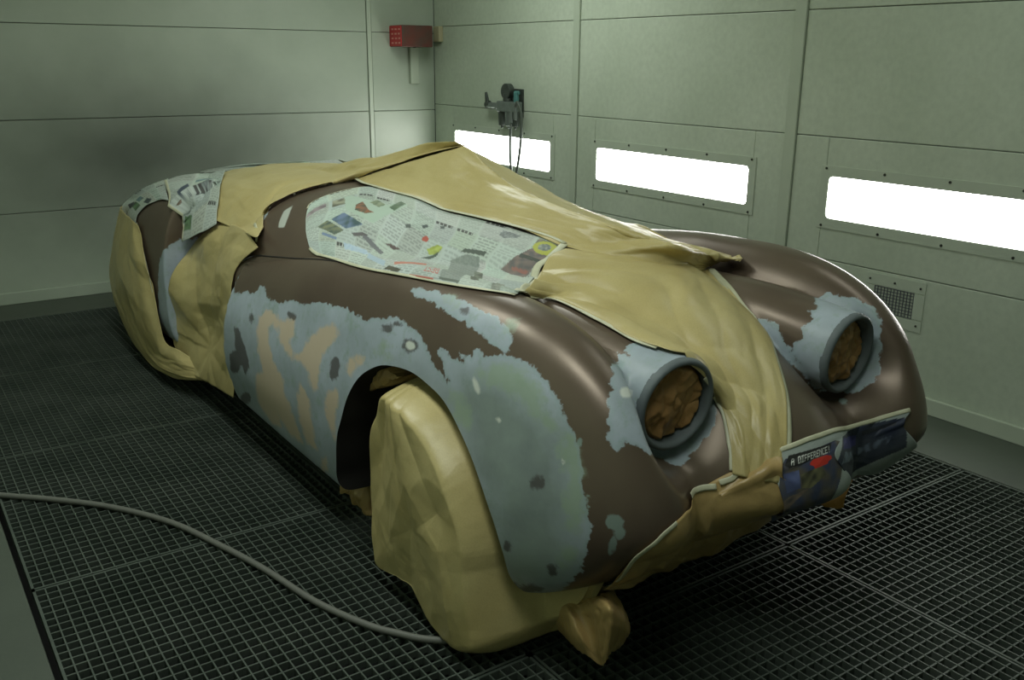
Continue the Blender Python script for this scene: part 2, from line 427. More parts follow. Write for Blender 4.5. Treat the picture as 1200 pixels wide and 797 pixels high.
def nets(f, lo, hi, st):
    ax = [np.arange(lo[k], hi[k]+st, st) for k in range(3)]
    X, Y, Z = np.meshgrid(*ax, indexing='ij', sparse=True)
    D = f(X, Y, Z); D = np.broadcast_to(D, (len(ax[0]), len(ax[1]), len(ax[2])))
    s = D < 0
    c = np.zeros(tuple(n-1 for n in s.shape), int)
    for i in (0, 1):
        for j in (0, 1):
            for k in (0, 1): c += s[i:s.shape[0]-1+i, j:s.shape[1]-1+j, k:s.shape[2]-1+k]
    act = (c > 0) & (c < 8); idx = -np.ones(act.shape, int); I = np.argwhere(act); idx[act] = np.arange(len(I))
    acc = np.zeros((len(I), 3)); cnt = np.zeros(len(I))
    cor = [(i, j, k) for i in (0, 1) for j in (0, 1) for k in (0, 1)]
    for a in cor:
        for d in range(3):
            if a[d]: continue
            b = list(a); b[d] = 1
            va = D[I[:, 0]+a[0], I[:, 1]+a[1], I[:, 2]+a[2]]; vb = D[I[:, 0]+b[0], I[:, 1]+b[1], I[:, 2]+b[2]]
            m = (va < 0) != (vb < 0); t = np.where(m, va/np.where(m, va-vb, 1), 0)
            p = np.tile(np.array(a, float), (len(I), 1)); p[:, d] = t
            acc += p*m[:, None]; cnt += m
    V = np.array(lo)+(I+acc/cnt[:, None])*st
    Fq = []
    for d in range(3):
        e1, e2 = (d+1) % 3, (d+2) % 3
        sh = [slice(None)]*3
        a = [slice(None)]*3; b = [slice(None)]*3; a[d] = slice(0, -1); b[d] = slice(1, None)
        ch = s[tuple(a)] != s[tuple(b)]
        E = np.argwhere(ch); E = E[(E[:, e1] > 0) & (E[:, e2] > 0) & (E[:, e1] < s.shape[e1]-1) & (E[:, e2] < s.shape[e2]-1)]
        def cell(o1, o2):
            q = E.copy(); q[:, e1] -= o1; q[:, e2] -= o2; return idx[q[:, 0], q[:, 1], q[:, 2]]
        q = np.stack([cell(1, 1), cell(0, 1), cell(0, 0), cell(1, 0)], 1)
        inside = s[E[:, 0], E[:, 1], E[:, 2]]
        q[~inside] = q[~inside][:, ::-1]
        Fq.append(q)
    Fq = np.concatenate(Fq); Fq = Fq[(Fq >= 0).all(1)]
    return V, Fq
def fast_mesh(name, V, Fq):
    me = bpy.data.meshes.new(name); me.vertices.add(len(V)); me.vertices.foreach_set('co', np.asarray(V, float).ravel())
    n = Fq.shape[1]; me.loops.add(Fq.size); me.loops.foreach_set('vertex_index', Fq.ravel().astype(np.int32))
    me.polygons.add(len(Fq)); me.polygons.foreach_set('loop_start', np.arange(0, Fq.size, n, dtype=np.int32))
    me.polygons.foreach_set('loop_total', np.full(len(Fq), n, dtype=np.int32)); me.update(calc_edges=True); me.validate()
    return me
def f_all(x, y, z): return np.minimum(np.minimum(f_front(x, y, z), f_scut(x, y, z)), f_rear(x, y, z))
def f_hull(x, y, z):
    """the car with its cockpit bridged over, what the stretched paper lies on"""
    w = sm(x, [-3.8, -3, -2.2, -1.2], [.50, .63, .70, .70]); zt = sm(x, [-3.8, -3.2, -2.7, -2.2, -1.7, -1.1, -.5], [.80, .99, 1.05, 1.08, 1.09, 1.08, 1.0])
    u = np.clip((-2.6-x)/(3.85-2.6), 0, None); t = np.abs(z-.5)/np.where(z > .5, zt-.5, .3)
    b = ((u**2.4+((np.abs(y)/w)**2.8+t**2.8)**(2.4/2.8))**(1/2.4)-1)*.3
    return np.minimum(np.maximum(b, x+.6), f_all(x, y, z))
def hit(px, py, f=f_all, off=0., t0=1.2, t1=7.5):
    """point of the car under a sight line"""
    o, d = sight(px, py); ts = np.linspace(t0, t1, 1400); P = o+d*ts[:, None]; v = f(P[:, 0], P[:, 1], P[:, 2])
    neg = np.where(v < 0)[0]
    if len(neg) and neg[0] > 0:
        a, b = ts[neg[0]-1], ts[neg[0]]
        for _ in range(25):
            m = (a+b)/2; p = o+d*m
            if f(p[0:1], p[1:2], p[2:3])[0] < 0: b = m
            else: a = m
        p = o+d*b
    else: p = P[np.argmin(v)]
    if off:
        p = newton(f, p[None], off, 3)[0]
    return p

# ------------------------------------------------------------------ paint patches and painted glints laid on the body (shapes of their own, fixed to the panels)
def ortho_frame(d):
    d = np.array(d, float); d /= np.linalg.norm(d); u = np.cross(d, [0, 0, 1.]); u /= np.linalg.norm(u); return d, u, np.cross(u, d)
def sdist(P2, poly):
    """signed distance to polygon, positive inside"""
    poly = np.asarray(poly); n = len(poly); best = np.full(len(P2), 1e9); ins = np.zeros(len(P2), bool)
    for i in range(n):
        a, b = poly[i], poly[(i+1) % n]; e = b-a; w = P2-a
        t = np.clip((w@e)/max(e@e, 1e-12), 0, 1); q = w-e*t[:, None]; best = np.minimum(best, (q*q).sum(1))
        c = ((a[1] <= P2[:, 1]) & (b[1] > P2[:, 1])) | ((b[1] <= P2[:, 1]) & (a[1] > P2[:, 1]))
        xx = a[0]+(P2[:, 1]-a[1])/(b[1]-a[1] if b[1] != a[1] else 1e-9)*e[0]; ins ^= c & (P2[:, 0] < xx)
    return np.where(ins, 1, -1)*np.sqrt(best)
DIR_SIDE = (-.65, .65, -.42)
def patch(V, N, polys, f=None, d=DIR_SIDE, region=None, face=.25):
    f = f or f_all
    d, u, w = ortho_frame(d); out = np.full(len(V), -1.)
    P2 = np.stack([V@u, V@w], 1); ok = (N@d) < face
    if region is not None: ok &= region(V)
    for pl in polys:
        H = np.array([hit(px, py, f) for px, py in pl]); s = sdist(P2, np.stack([H@u, H@w], 1)); out = np.maximum(out, s)
    return np.where(ok, out, -1.)
def blob(cx, cy, rx, ry, n=14, a=0, j=.12, seed=0):
    r = np.random.RandomState(seed+int(cx)); out = []
    for k in range(n):
        t = 2*math.pi*k/n; q = 1+j*r.uniform(-1, 1); x, y = rx*q*math.cos(t), ry*q*math.sin(t)
        out.append((cx+x*math.cos(a)-y*math.sin(a), cy+x*math.sin(a)+y*math.cos(a)))
    return out
PRIMER = [[(255, 330), (272, 322), (280, 309), (290, 303), (303, 301), (290, 308), (281, 318), (274, 335), (275, 343), (290, 342), (300, 345), (305, 334), (311, 335), (313, 348), (330, 356), (345, 350), (352, 357), (380, 355), (405, 361), (420, 371), (428, 377), (445, 373), (464, 371), (478, 381), (495, 395), (500, 410), (512, 432), (525, 450), (520, 430), (511, 411), (515, 406), (528, 418), (541, 424), (538, 412), (545, 410), (552, 419), (559, 404), (566, 418), (590, 413), (610, 422), (628, 432), (645, 450), (655, 468), (663, 487), (672, 510), (678, 527), (681, 560), (689, 600), (691, 640), (682, 668), (662, 690), (640, 720), (590, 720), (480, 720), (250, 500)],
          [(481, 338), (500, 339), (522, 345), (545, 354), (570, 366), (590, 380), (601, 395), (598, 405), (592, 413), (578, 404), (562, 391), (545, 378), (522, 366), (502, 353), (487, 347)]]
DOTS = [blob(720, 612, 12, 9), blob(727, 624, 8, 8), blob(718, 640, 5, 12, a=.2), blob(988, 470, 5, 4), blob(679, 519, 4, 6), blob(662, 520, 4, 5)]
TAN = [[(303, 372), (312, 365), (325, 368), (330, 380), (325, 388), (320, 378), (314, 385), (316, 405), (320, 425), (330, 440), (335, 465), (345, 490), (355, 520), (340, 510), (328, 490), (318, 470), (310, 440), (303, 415), (301, 390)],
       [(328, 375), (345, 372), (345, 390), (338, 402), (345, 415), (355, 412), (362, 395), (375, 385), (392, 380), (397, 392), (388, 405), (378, 415), (374, 435), (372, 455), (366, 460), (362, 440), (355, 425), (340, 420), (332, 408), (326, 395)],
       [(300, 440), (312, 436), (320, 455), (325, 480), (330, 500), (318, 495), (306, 478), (300, 460)],
       [(352, 450), (358, 455), (364, 480), (368, 510), (372, 528), (360, 520), (352, 495), (348, 465)],
       [(383, 460), (393, 455), (398, 465), (394, 485), (392, 515), (386, 500), (380, 475)],
       [(408, 420), (420, 415), (428, 420), (420, 428), (410, 440), (405, 435)],
       [(376, 540), (382, 535), (384, 552), (378, 555)]]
GREEN = [blob(450, 415, 10, 5, a=.5), blob(450, 405, 7, 4), [(560, 435), (585, 425), (610, 432), (630, 450), (640, 480), (650, 500), (640, 505), (620, 480), (595, 460), (570, 450)], [(655, 520), (668, 510), (678, 530), (680, 570), (684, 600), (672, 625), (660, 600), (665, 560)],
         [(525, 455), (545, 470), (552, 490), (548, 500), (532, 485)], blob(665, 655, 12, 14), blob(600, 382, 8, 5), blob(528, 352, 10, 3, a=.4)]
DARK = [[(274, 383), (280, 385), (284, 400), (290, 415), (292, 430), (288, 440), (283, 428), (278, 438), (271, 436), (269, 415), (276, 410), (275, 395)], blob(288, 467, 6, 7, a=.4), blob(392, 432, 6, 14, a=.05, j=.05), blob(295, 373, 2.5, 6), blob(342, 370, 6, 4, a=.6), blob(465, 380, 7, 2.5), blob(452, 385, 8, 5), blob(481, 405, 10, 7),
        blob(595, 640, 4, 8), blob(622, 690, 14, 5), blob(648, 668, 6, 7), blob(602, 690, 10, 6, a=.6), blob(630, 565, 9, 7), blob(545, 365, 5, 4)]
WHITE_AND_GLINTS = [blob(558, 452, 3, 11, a=-.35, j=.05), blob(584, 492, 4, 3.5), blob(481, 405, 6, 5), blob(660, 541, 2, 4), blob(734, 460, 8, 6)]  # first two blobs are lamp reflections on the wing, painted in as white
PODR = [[(738, 402), (731, 411), (737, 416), (724, 414), (727, 424), (717, 430), (722, 440), (713, 449), (719, 457), (711, 468), (716, 480), (709, 494), (718, 506), (733, 518), (752, 530), (770, 536), (800, 545), (840, 500), (840, 440), (800, 408), (765, 398)], blob(722, 515, 11, 13, a=-.6)]
PODL = [[(1004, 350), (985, 347), (968, 345), (955, 349), (957, 360), (948, 366), (951, 377), (938, 384), (941, 396), (930, 402), (931, 414), (938, 428), (955, 442), (975, 452), (1000, 462), (1030, 440), (1035, 390), (1025, 360)],
        [(887, 376), (905, 376), (914, 384), (918, 398), (928, 415), (945, 432), (968, 447), (960, 450), (935, 434), (915, 415), (905, 400), (893, 392)]]
def add_attr(me, name, arr):
    a = me.attributes.new(name, 'FLOAT', 'POINT'); a.data.foreach_set('value', np.ascontiguousarray(arr, dtype=np.float32))
def vn(me):
    n = len(me.vertices); V = np.empty(n*3); me.vertices.foreach_get('co', V); N = np.empty(n*3); me.vertices.foreach_get('normal', N)
    return V.reshape(-1, 3), N.reshape(-1, 3)
def body_mat():
    t = NT('body_paint_with_primer')
    def at(name):
        a = t.add('ShaderNodeAttribute', attribute_name=name); return a.outputs['Fac']
    base = t.mix(t.mapr(t.noise(2.2, 4), .35, .7), srgb(112, 99, 84), srgb(99, 84, 73))
    nz = t.math('SUBTRACT', t.noise(28, 5, .6), .5); nf = t.math('SUBTRACT', t.noise(75, 4, .6), .5); nl = t.math('SUBTRACT', t.noise(12, 3), .5)
    def mask(name, amp, soft, ampf=0.):
        v = t.math('MULTIPLY_ADD', nz, amp, at(name)); v = t.math('MULTIPLY_ADD', nf, ampf, v); return t.mapr(v, -soft, soft)
    mp = mask('primer', .045, .0025, .02)
    pcol = t.mix(t.mapr(t.noise(5, 5, .6), .35, .68), srgb(172, 184, 194), srgb(152, 164, 170))
    pcol = t.mix(t.mapr(t.noise(19, 5, .7), .52, .7), pcol, srgb(146, 164, 158))
    c = t.mix(mp, base, pcol)
    grey = t.mapr(t.math('MULTIPLY_ADD', nl, .12, at('grey')), -.06, .06)
    c = t.mix(t.math('MULTIPLY', grey, mp), c, t.mix(t.mapr(t.noise(9, 5), .35, .65), srgb(126, 138, 136), srgb(142, 156, 150)))
    mt = t.math('MULTIPLY', mask('tan', .05, .008), mp); c = t.mix(t.math('MULTIPLY', mt, .92), c, srgb(206, 188, 162))
    mg = mask('green', .09, .012); c = t.mix(t.math('MULTIPLY', mg, .7), c, srgb(150, 170, 144))
    md = mask('dark', .03, .004, .02); c = t.mix(t.math('MULTIPLY', md, .85), c, srgb(78, 74, 72))
    mw = mask('white', .008, .003); c = t.mix(mw, c, srgb(210, 216, 206))
    c = t.mix(mask('dots', .012, .002, .008), c, srgb(150, 166, 160))
    # feathered rim where the primer was sanded back
    v = t.math('MULTIPLY_ADD', nz, .045, at('primer')); rim = t.math('MULTIPLY', t.mapr(v, -.001, .004), t.mapr(v, .012, .004))
    c = t.mix(t.math('MULTIPLY', rim, .55), c, srgb(150, 170, 172))
    anyp = t.math('MAXIMUM', mp, mg)
    rough = t.math('MULTIPLY_ADD', anyp, .08, t.mapr(t.noise(6, 4), .3, .7, .31, .38))
    t.base(c, rough, t.math('MULTIPLY_ADD', anyp, -.38, .38), .5)
    t.bump(t.math('ADD', t.math('MULTIPLY', mp, .5), t.math('MULTIPLY', t.noise(40, 4), .12)), .25, .002)
    return t.m
M_BODY = body_mat()
M_WELL = plain('wheel_well_black', srgb(40, 38, 34), srgb(26, 25, 23), 8, .85, bump=.3)
M_CAVITY = plain('dull_grey_primer', srgb(112, 122, 124), srgb(84, 92, 94), 14, .6)
M_TYRE = plain('tyre_rubber', srgb(30, 30, 29), srgb(22, 22, 21), 10, .8)
M_RIMW = plain('wheel_steel', srgb(120, 122, 120), rough=.45, metal=.7)

car = empty('sports_car', CAR_O, ROTZ)
tag(car, 'vintage roadster masked for painting, brown body with blue-grey primer patches', 'car')
def cutter(loop, y0, y1, name):
    bm = bmesh.new(); a = [bm.verts.new((x, y0, z)) for x, z in loop]; b = [bm.verts.new((x, y1, z)) for x, z in loop]
    bm.faces.new(a); bm.faces.new(b[::-1])
    for i in range(len(a)): bm.faces.new((a[i], b[i], b[(i+1) % len(a)], a[(i+1) % len(a)]))
    bmesh.ops.recalc_face_normals(bm, faces=bm.faces)
    me = bpy.data.meshes.new(name); bm.to_mesh(me); bm.free(); return me
ARCH_PX = [(400, 577), (395, 560), (394, 540), (395, 510), (400, 490), (408, 463), (420, 443), (435, 432), (452, 428), (480, 435), (503, 452), (520, 470), (535, 497), (550, 530), (561, 560), (571, 590), (581, 620), (590, 650), (596, 672)]
ARCH = np.array([hit(px, py, f_front) for px, py in ARCH_PX])[:, [0, 2]]
ARCH = catmull(ARCH, 70)
loop = [(ARCH[0][0], .0)]+[tuple(p) for p in ARCH]+[(ARCH[-1][0]+.03, .0)]
def boolean(me, cuts, mat_main, mat_cut):
    o = bpy.data.objects.new('tmp', me); C.objects.link(o); me.materials.append(mat_main); me.materials.append(mat_cut); tmp = []
    for cm in cuts:
        co = bpy.data.objects.new('cut', cm); C.objects.link(co); tmp.append(co)
        cm.materials.append(mat_main); cm.materials.append(mat_cut); cm.polygons.foreach_set('material_index', [1]*len(cm.polygons))
        md = o.modifiers.new('b', 'BOOLEAN'); md.operation = 'DIFFERENCE'; md.solver = 'EXACT'; md.object = co
    dg = bpy.context.evaluated_depsgraph_get(); dg.update()
    res = bpy.data.meshes.new_from_object(o.evaluated_get(dg))
    for q in tmp+[o]: bpy.data.objects.remove(q)
    return res
def lamp_cut(sgn):
    bm = bmesh.new(); c = LAMP_C*np.array([1, sgn, 1]); ax = LAMP_AX*np.array([1, sgn, 1])
    cyl(bm, c-ax*.09, c+ax*.08, LAMP_R*.87, n=48); me = bpy.data.meshes.new('lc'); bm.to_mesh(me); bm.free(); return me
STEP = .0125
V, Fq = nets(f_front, (-1.75, -.92, .08), (.75, .92, 1.2), STEP); V = newton(f_front, V, 0, 2)
me = boolean(fast_mesh('front_bodywork', V, Fq), [cutter(loop, -1., -.44, 'ca'), cutter(loop, 1., .44, 'cb'), lamp_cut(-1), lamp_cut(1)], M_BODY, M_WELL)
me.polygons.foreach_set('use_smooth', [True]*len(me.polygons))
body = bpy.data.objects.new('front_bodywork', me); C.objects.link(body); body.parent = car
try: me.set_sharp_from_angle(angle=math.radians(50))
except Exception: pass
V, N = vn(me)
right = lambda V: V[:, 1] < -.15
nearR = lambda V: np.linalg.norm(V-LAMP_C*[1, -1, 1], axis=1) < .34
nearL = lambda V: np.linalg.norm(V-LAMP_C, axis=1) < .40
pr = patch(V, N, PRIMER, f_front, region=lambda V: V[:, 1] < -.45, face=.6)
pr = np.maximum(pr, patch(V, N, PODR, f_front, region=nearR, face=.7)); pr = np.maximum(pr, patch(V, N, PODL, f_front, region=nearL, face=.7))
for sg in (1, -1):   # lamp housings primed all the way round their ends
    q = V-LAMP_C*[1, sg, 1]; s_ = q@(LAMP_AX*[1, sg, 1]); r_ = np.linalg.norm(q-s_[:, None]*(LAMP_AX*[1, sg, 1]), axis=1)
    pr = np.maximum(pr, np.where((r_ < .145), s_+.05, -1))
add_attr(me, 'primer', pr)
add_attr(me, 'grey', patch(V, N, [[(540, 440), (590, 450), (640, 490), (665, 520), (670, 600), (660, 680), (600, 690), (570, 580), (530, 470)]], f_front, region=right, face=.6))
add_attr(me, 'green', patch(V, N, GREEN, f_front, region=right, face=.4)); add_attr(me, 'dots', patch(V, N, DOTS, f_front, face=.6))
add_attr(me, 'tan', patch(V, N, TAN, f_front, region=right)); add_attr(me, 'dark', patch(V, N, DARK, f_front, region=right, face=.4)); add_attr(me, 'white', patch(V, N, WHITE_AND_GLINTS, f_front, region=right, face=.4))

V, Fq = nets(f_scut, (-1.8, -.9, .1), (-.4, .9, 1.2), STEP); V = newton(f_scut, V, 0, 2); keep = V[Fq].mean(1)[:, 0] < -.62
sm_ = fast_mesh('scuttle', V, Fq[keep] if False else Fq); scut = obj('scuttle', sm_, M_BODY, car, True)
V, N = vn(sm_); z0 = np.full(len(V), -1.)
add_attr(sm_, 'primer', patch(V, N, [[(300, 232), (318, 236), (310, 255), (302, 275)]], f_scut, face=.3)*1.)
for a in ('grey', 'green', 'tan', 'dark', 'dots'): add_attr(sm_, a, z0)
add_attr(sm_, 'white', patch(V, N, [[(326, 267), (328, 258), (333, 247), (343, 241), (338, 254), (333, 267)]], f_scut, face=.3))
V, Fq = nets(f_rear, (-4., -.92, .1), (-2.3, .92, 1.25), STEP); V = newton(f_rear, V, 0, 2)
rm_ = fast_mesh('rear_bodywork', V, Fq); rear = obj('rear_bodywork', rm_, M_BODY, car, True)
V, N = vn(rm_)
add_attr(rm_, 'primer', patch(V, N, [[(191, 388), (186, 360), (185, 330), (187, 305), (196, 289), (212, 281), (232, 278), (250, 268), (262, 262), (262, 300), (230, 320), (215, 420), (196, 410)]], f_rear, face=.75))
for a in ('grey', 'green', 'tan', 'white', 'dark', 'dots'): add_attr(rm_, a, z0[:1].repeat(len(V)))
tube('panel_seam', [hit(*q)+np.array([0, 0, .0005]) for q in ((275, 316), (285, 306), (300, 300), (320, 301), (345, 303), (370, 304), (390, 306), (415, 311))], .0028, M_WELL, car, 8, 60)
# floor pan joining the shells, wheels, lamp rims
bm = bmesh.new(); box(bm, (-1.55, 0, .25), (3.4, 1.0, .06)); o = obj('floor_pan', bm, M_WELL, car); bevel_mod(o, .01)
for sy in (-.60, .60):
    bm = bmesh.new(); box(bm, (-2.06, sy, .235), (.78, .14, .09)); o = obj('sill', bm, M_WELL, car); bevel_mod(o, .02)
def torus_np(R, r, n=64, m=20, sq=1.):
    V = []; 
    for i in range(n):
        a = 2*math.pi*i/n
        for j in range(m):
            b = 2*math.pi*j/m; cb, sb = math.cos(b), math.sin(b)
            cb = math.copysign(abs(cb)**sq, cb); sb = math.copysign(abs(sb)**sq, sb)
            V.append(((R+r*cb)*math.cos(a), r*1.15*sb, (R+r*cb)*math.sin(a)))
    Fq = [(i*m+j, ((i+1) % n)*m+j, ((i+1) % n)*m+(j+1) % m, i*m+(j+1) % m) for i in range(n) for j in range(m)]
    return V, Fq
for (wx, wy_) in ((-.14, -.63), (-.14, .63), (-2.83, -.60), (-2.83, .60)):
    V, Fq = torus_np(.245, .075, sq=.75); wl = empty('wheel', (wx, wy_, .322)); wl.parent = car
    obj('tyre', mesh_np('tyre', V, Fq), M_TYRE, wl, True)
    bm = bmesh.new(); cyl(bm, (0, -.05, 0), (0, .05, 0), .19, n=40); cyl(bm, (0, -.07, 0), (0, .07, 0), .07, n=24)
    o = obj('rim', bm, M_RIMW, wl); bevel_mod(o, .01)
for sg in (-1, 1):
    n, m = 64, 14; V = []
    ax = LAMP_AX*[1, sg, 1]; u = np.cross(ax, [0, 0, 1.]); u /= np.linalg.norm(u); w = np.cross(u, ax); c0 = LAMP_C*[1, sg, 1]
    prof = [(LAMP_R*1.01, -.012), (LAMP_R*1.03, .0), (LAMP_R*1.01, .012), (LAMP_R*.95, .017), (LAMP_R*.90, .013), (LAMP_R*.87, .003), (LAMP_R*.85, -.02), (LAMP_R*.84, -.05), (LAMP_R*.89, -.05)]
    for i in range(n):
        a = 2*math.pi*i/n
        for r, s_ in prof: V.append(c0+ax*s_+r*(math.cos(a)*u+math.sin(a)*w))
    m = len(prof); Fq = [(i*m+j, ((i+1) % n)*m+j, ((i+1) % n)*m+(j+1) % m, i*m+(j+1) % m) for i in range(n) for j in range(m)]
    obj('headlamp_rim', mesh_np('headlamp_rim', V, Fq), M_CAVITY, car, True)

# ------------------------------------------------------------------ masking paper, newspaper, tape
def rnd_dirs(n, seed, kmin, kmax):
    r = np.random.RandomState(seed); d = r.normal(size=(n, 3)); d /= np.linalg.norm(d, axis=1)[:, None]
    return d*r.uniform(kmin, kmax, n)[:, None], r.uniform(0, 1, n), r.uniform(.4, 1, n)
def vnoise(P, seed=0, k=3.):
    D, ph, am = rnd_dirs(6, seed+99, k*.6, k*1.6); out = 0
    for d, p, a in zip(D, ph, am): out = out+a*np.sin(2*math.pi*(P@d+p)+1.3*np.sin(2*math.pi*(P@d[[1, 2, 0]]*.7+p*3)))
    return out/3.
def crumple(P, seed=0, k=(1.5, 7), n=9, warp=.05):
    """height of intersecting sharp folds, about -.5 to .5"""
    D, ph, am = rnd_dirs(n, seed, *k); W = P+warp*np.stack([vnoise(P, seed+1), vnoise(P, seed+2), vnoise(P, seed+3)], 1); out = 0; s = 0
    for d, p, a in zip(D, ph, am):
        q = W@d+p; f = np.abs(q-np.floor(q)-.5)*2; k_ = np.linalg.norm(d)
        out = out+a/k_*(f-.5)*(.6+.4*np.sin(3*q)); s += a/k_
    return out/s*2.2
def facets(uv, cell, seed=0, asp=(1., 1.), jit=.42):
    """flat triangular facets with sharp creases between them, heights -1 to 1 (uv and cell in metres)"""
    from mathutils.geometry import delaunay_2d_cdt
    r = np.random.RandomState(seed+1000); q = uv/np.array(asp)/cell; lo, hi = q.min(0)-1.5, q.max(0)+1.5
    nx, ny = int(math.ceil(hi[0]-lo[0]))+1, int(math.ceil(hi[1]-lo[1]))+1
    gx, gy = np.meshgrid(np.arange(nx), np.arange(ny), indexing='ij'); p = np.stack([gx.ravel()+.5*(gy.ravel() % 2), gy.ravel()], 1)+lo+r.uniform(-jit, jit, (nx*ny, 2)); h = r.uniform(-1, 1, len(p))
    res = delaunay_2d_cdt([Vector(a) for a in p], [], [], 0, 1e-6); P = np.array([tuple(a) for a in res[0]]); T = np.array([tuple(a) for a in res[2]]); H = h[[o[0] for o in res[3]]]
    out = np.zeros(len(q))
    order = np.argsort(q[:, 0]); qs = q[order]; os_ = np.zeros(len(q))
    for t in T:
        a, b, c = P[t]; x0, x1 = min(a[0], b[0], c[0]), max(a[0], b[0], c[0]); i0, i1 = np.searchsorted(qs[:, 0], x0), np.searchsorted(qs[:, 0], x1, 'right')
        if i1 <= i0: continue
        w = qs[i0:i1]-a; d1, d2 = b-a, c-a; det = d1[0]*d2[1]-d1[1]*d2[0]
        if abs(det) < 1e-9: continue
        l1 = (w[:, 0]*d2[1]-w[:, 1]*d2[0])/det; l2 = (d1[0]*w[:, 1]-d1[1]*w[:, 0])/det; m = (l1 >= -1e-6) & (l2 >= -1e-6) & (l1+l2 <= 1+1e-6)
        os_[i0:i1][m] = (H[t[0]]*(1-l1-l2)+H[t[1]]*l1+H[t[2]]*l2)[m]
    out[order] = os_
    return out
def normals_grid(G):
    a = np.gradient(G, axis=0); b = np.gradient(G, axis=1); N = np.cross(a, b); return N/(np.linalg.norm(N, axis=2)[:, :, None]+1e-9)
def paper_mat(name, c1, c2, rough=.36):
    t = NT(name)
    c = t.mix(t.mapr(t.noise(5, 4), .3, .7), c1, c2)
    c = t.mix(t.math('MULTIPLY', t.mapr(t.noise(260, 2), .4, .7), .12), c, srgb(120, 100, 60))
    t.base(c, rough, 0, .45)
    v = t.add('ShaderNodeTexVoronoi', feature='DISTANCE_TO_EDGE'); v.inputs['Scale'].default_value = 5.5
    mp = t.add('ShaderNodeVectorMath', operation='MULTIPLY_ADD'); nn = t.add('ShaderNodeTexNoise'); nn.inputs['Scale'].default_value = 4; t.link(t.coord(), nn.inputs['Vector'])
    t.link(nn.outputs['Color'], mp.inputs[0]); mp.inputs[1].default_value = (.25, .25, .25); t.link(t.coord(), mp.inputs[2]); t.link(mp.outputs[0], v.inputs['Vector'])
    b1 = t.bump(t.math('MINIMUM', v.outputs['Distance'], .3), .15, .03)
    t.bump(t.noise(30, 5, .6), .12, .008, b1)
    return t.m
M_PAPER = paper_mat('brown_masking_paper', srgb(200, 186, 132), srgb(188, 172, 116))
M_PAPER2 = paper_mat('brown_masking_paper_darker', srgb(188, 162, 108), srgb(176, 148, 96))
M_CRUMP = paper_mat('crumpled_kraft', srgb(176, 138, 88), srgb(156, 116, 70))
def tape_mat():
    t = NT('masking_tape'); c = t.mix(t.mapr(t.noise(18, 4), .35, .7), srgb(206, 206, 178), srgb(186, 186, 156)); t.base(c, .45, 0, .5); t.bump(t.noise(60, 4), .3, .003); return t.m
M_TAPE = tape_mat()
PT = [None]
def pt(q):
    """(px, py) on the car | (px, py, 'y', v) on a plane of the car | (x, y, z) given | (px, py, off)"""
    if len(q) == 2: return hit(q[0], q[1], PT[0] or f_all)
    if len(q) == 4: return on_plane(q[0], q[1], 'xyz'.index(q[2]), q[3]+(.02 if q[2] == 'y' and q[3] < -.5 else 0))
    return np.array(q, float)
CUR = {}
def loft(curves, ns, nt, straight=False):
    Cs = [catmull([pt(q) for q in c], ns) for c in curves]
    if straight:
        D = [Cs[0]]
        for a, b in zip(Cs, Cs[1:]): D += [a*.9+b*.1, a*.1+b*.9, b]
        Cs = [c for i, c in enumerate(D) if i == 0 or i == len(D)-1 or i % 3]
    G = np.zeros((ns, nt, 3))
    A = np.array(Cs)
    for i in range(ns): G[i] = catmull(A[:, i], nt)
    return G
def sheet(name, curves, ns, nt, mat, label, cat='paper', group=None, off=.005, amp=.004, seed=0, k=(1.5, 7), fold=None, parent=None, drape=True, field=None, thick=.0012, edge=.0, post=None, flip=False, fine=0., straight=False, cells=((.16, .9), (.05, .22)), asp=(1.8, .8)):
    PT[0] = field; G = loft(curves, ns, nt, straight); PT[0] = None
    f = field or f_all
    if drape: G = newton(f, G.reshape(-1, 3), off+amp*.5, 6, True).reshape(G.shape)
    N = normals_grid(G)
    if flip: N = -N
    P = G.reshape(-1, 3)
    du = np.linalg.norm(np.diff(G, axis=0), axis=2).mean(1).cumsum(); dv = np.linalg.norm(np.diff(G, axis=1), axis=2).mean(0).cumsum()
    uv = np.stack([np.concatenate([[0], du])[:, None].repeat(nt, 1).ravel(), np.concatenate([[0], dv])[None].repeat(ns, 0).ravel()], 1)
    h = amp*.35*crumple(P, seed, k)
    for i_, (c_, a_) in enumerate(cells): h = h+amp*a_*facets(uv, c_, seed+i_*31, asp)
    if fold is not None: h = h+fold(P, np.linspace(0, 1, ns)[:, None].repeat(nt, 1).ravel(), np.linspace(0, 1, nt)[None].repeat(ns, 0).ravel())
    G = (P+N.reshape(-1, 3)*h[:, None]).reshape(G.shape)
    if drape: G = newton(f, G.reshape(-1, 3), off, 5, True).reshape(G.shape)
    if post is not None: G = post(G)
    idx = np.arange(ns*nt).reshape(ns, nt); Fq = np.stack([idx[:-1, :-1], idx[1:, :-1], idx[1:, 1:], idx[:-1, 1:]], -1).reshape(-1, 4)
    if flip: Fq = Fq[:, ::-1]
    Vv = G.reshape(-1, 3); org = np.array([Vv[:, 0].mean(), Vv[:, 1].mean(), Vv[:, 2].min()])
    if parent is not None: org = CUR[parent.name]
    me = fast_mesh(name, Vv-org, np.ascontiguousarray(Fq)); o = obj(name, me, mat, parent, True)
    if parent is None: car_place(o, origin=org); tag(o, label, cat, group); CUR[o.name] = org
    md = o.modifiers.new('thickness', 'SOLIDIFY'); md.thickness = thick; md.offset = 1
    return o, G
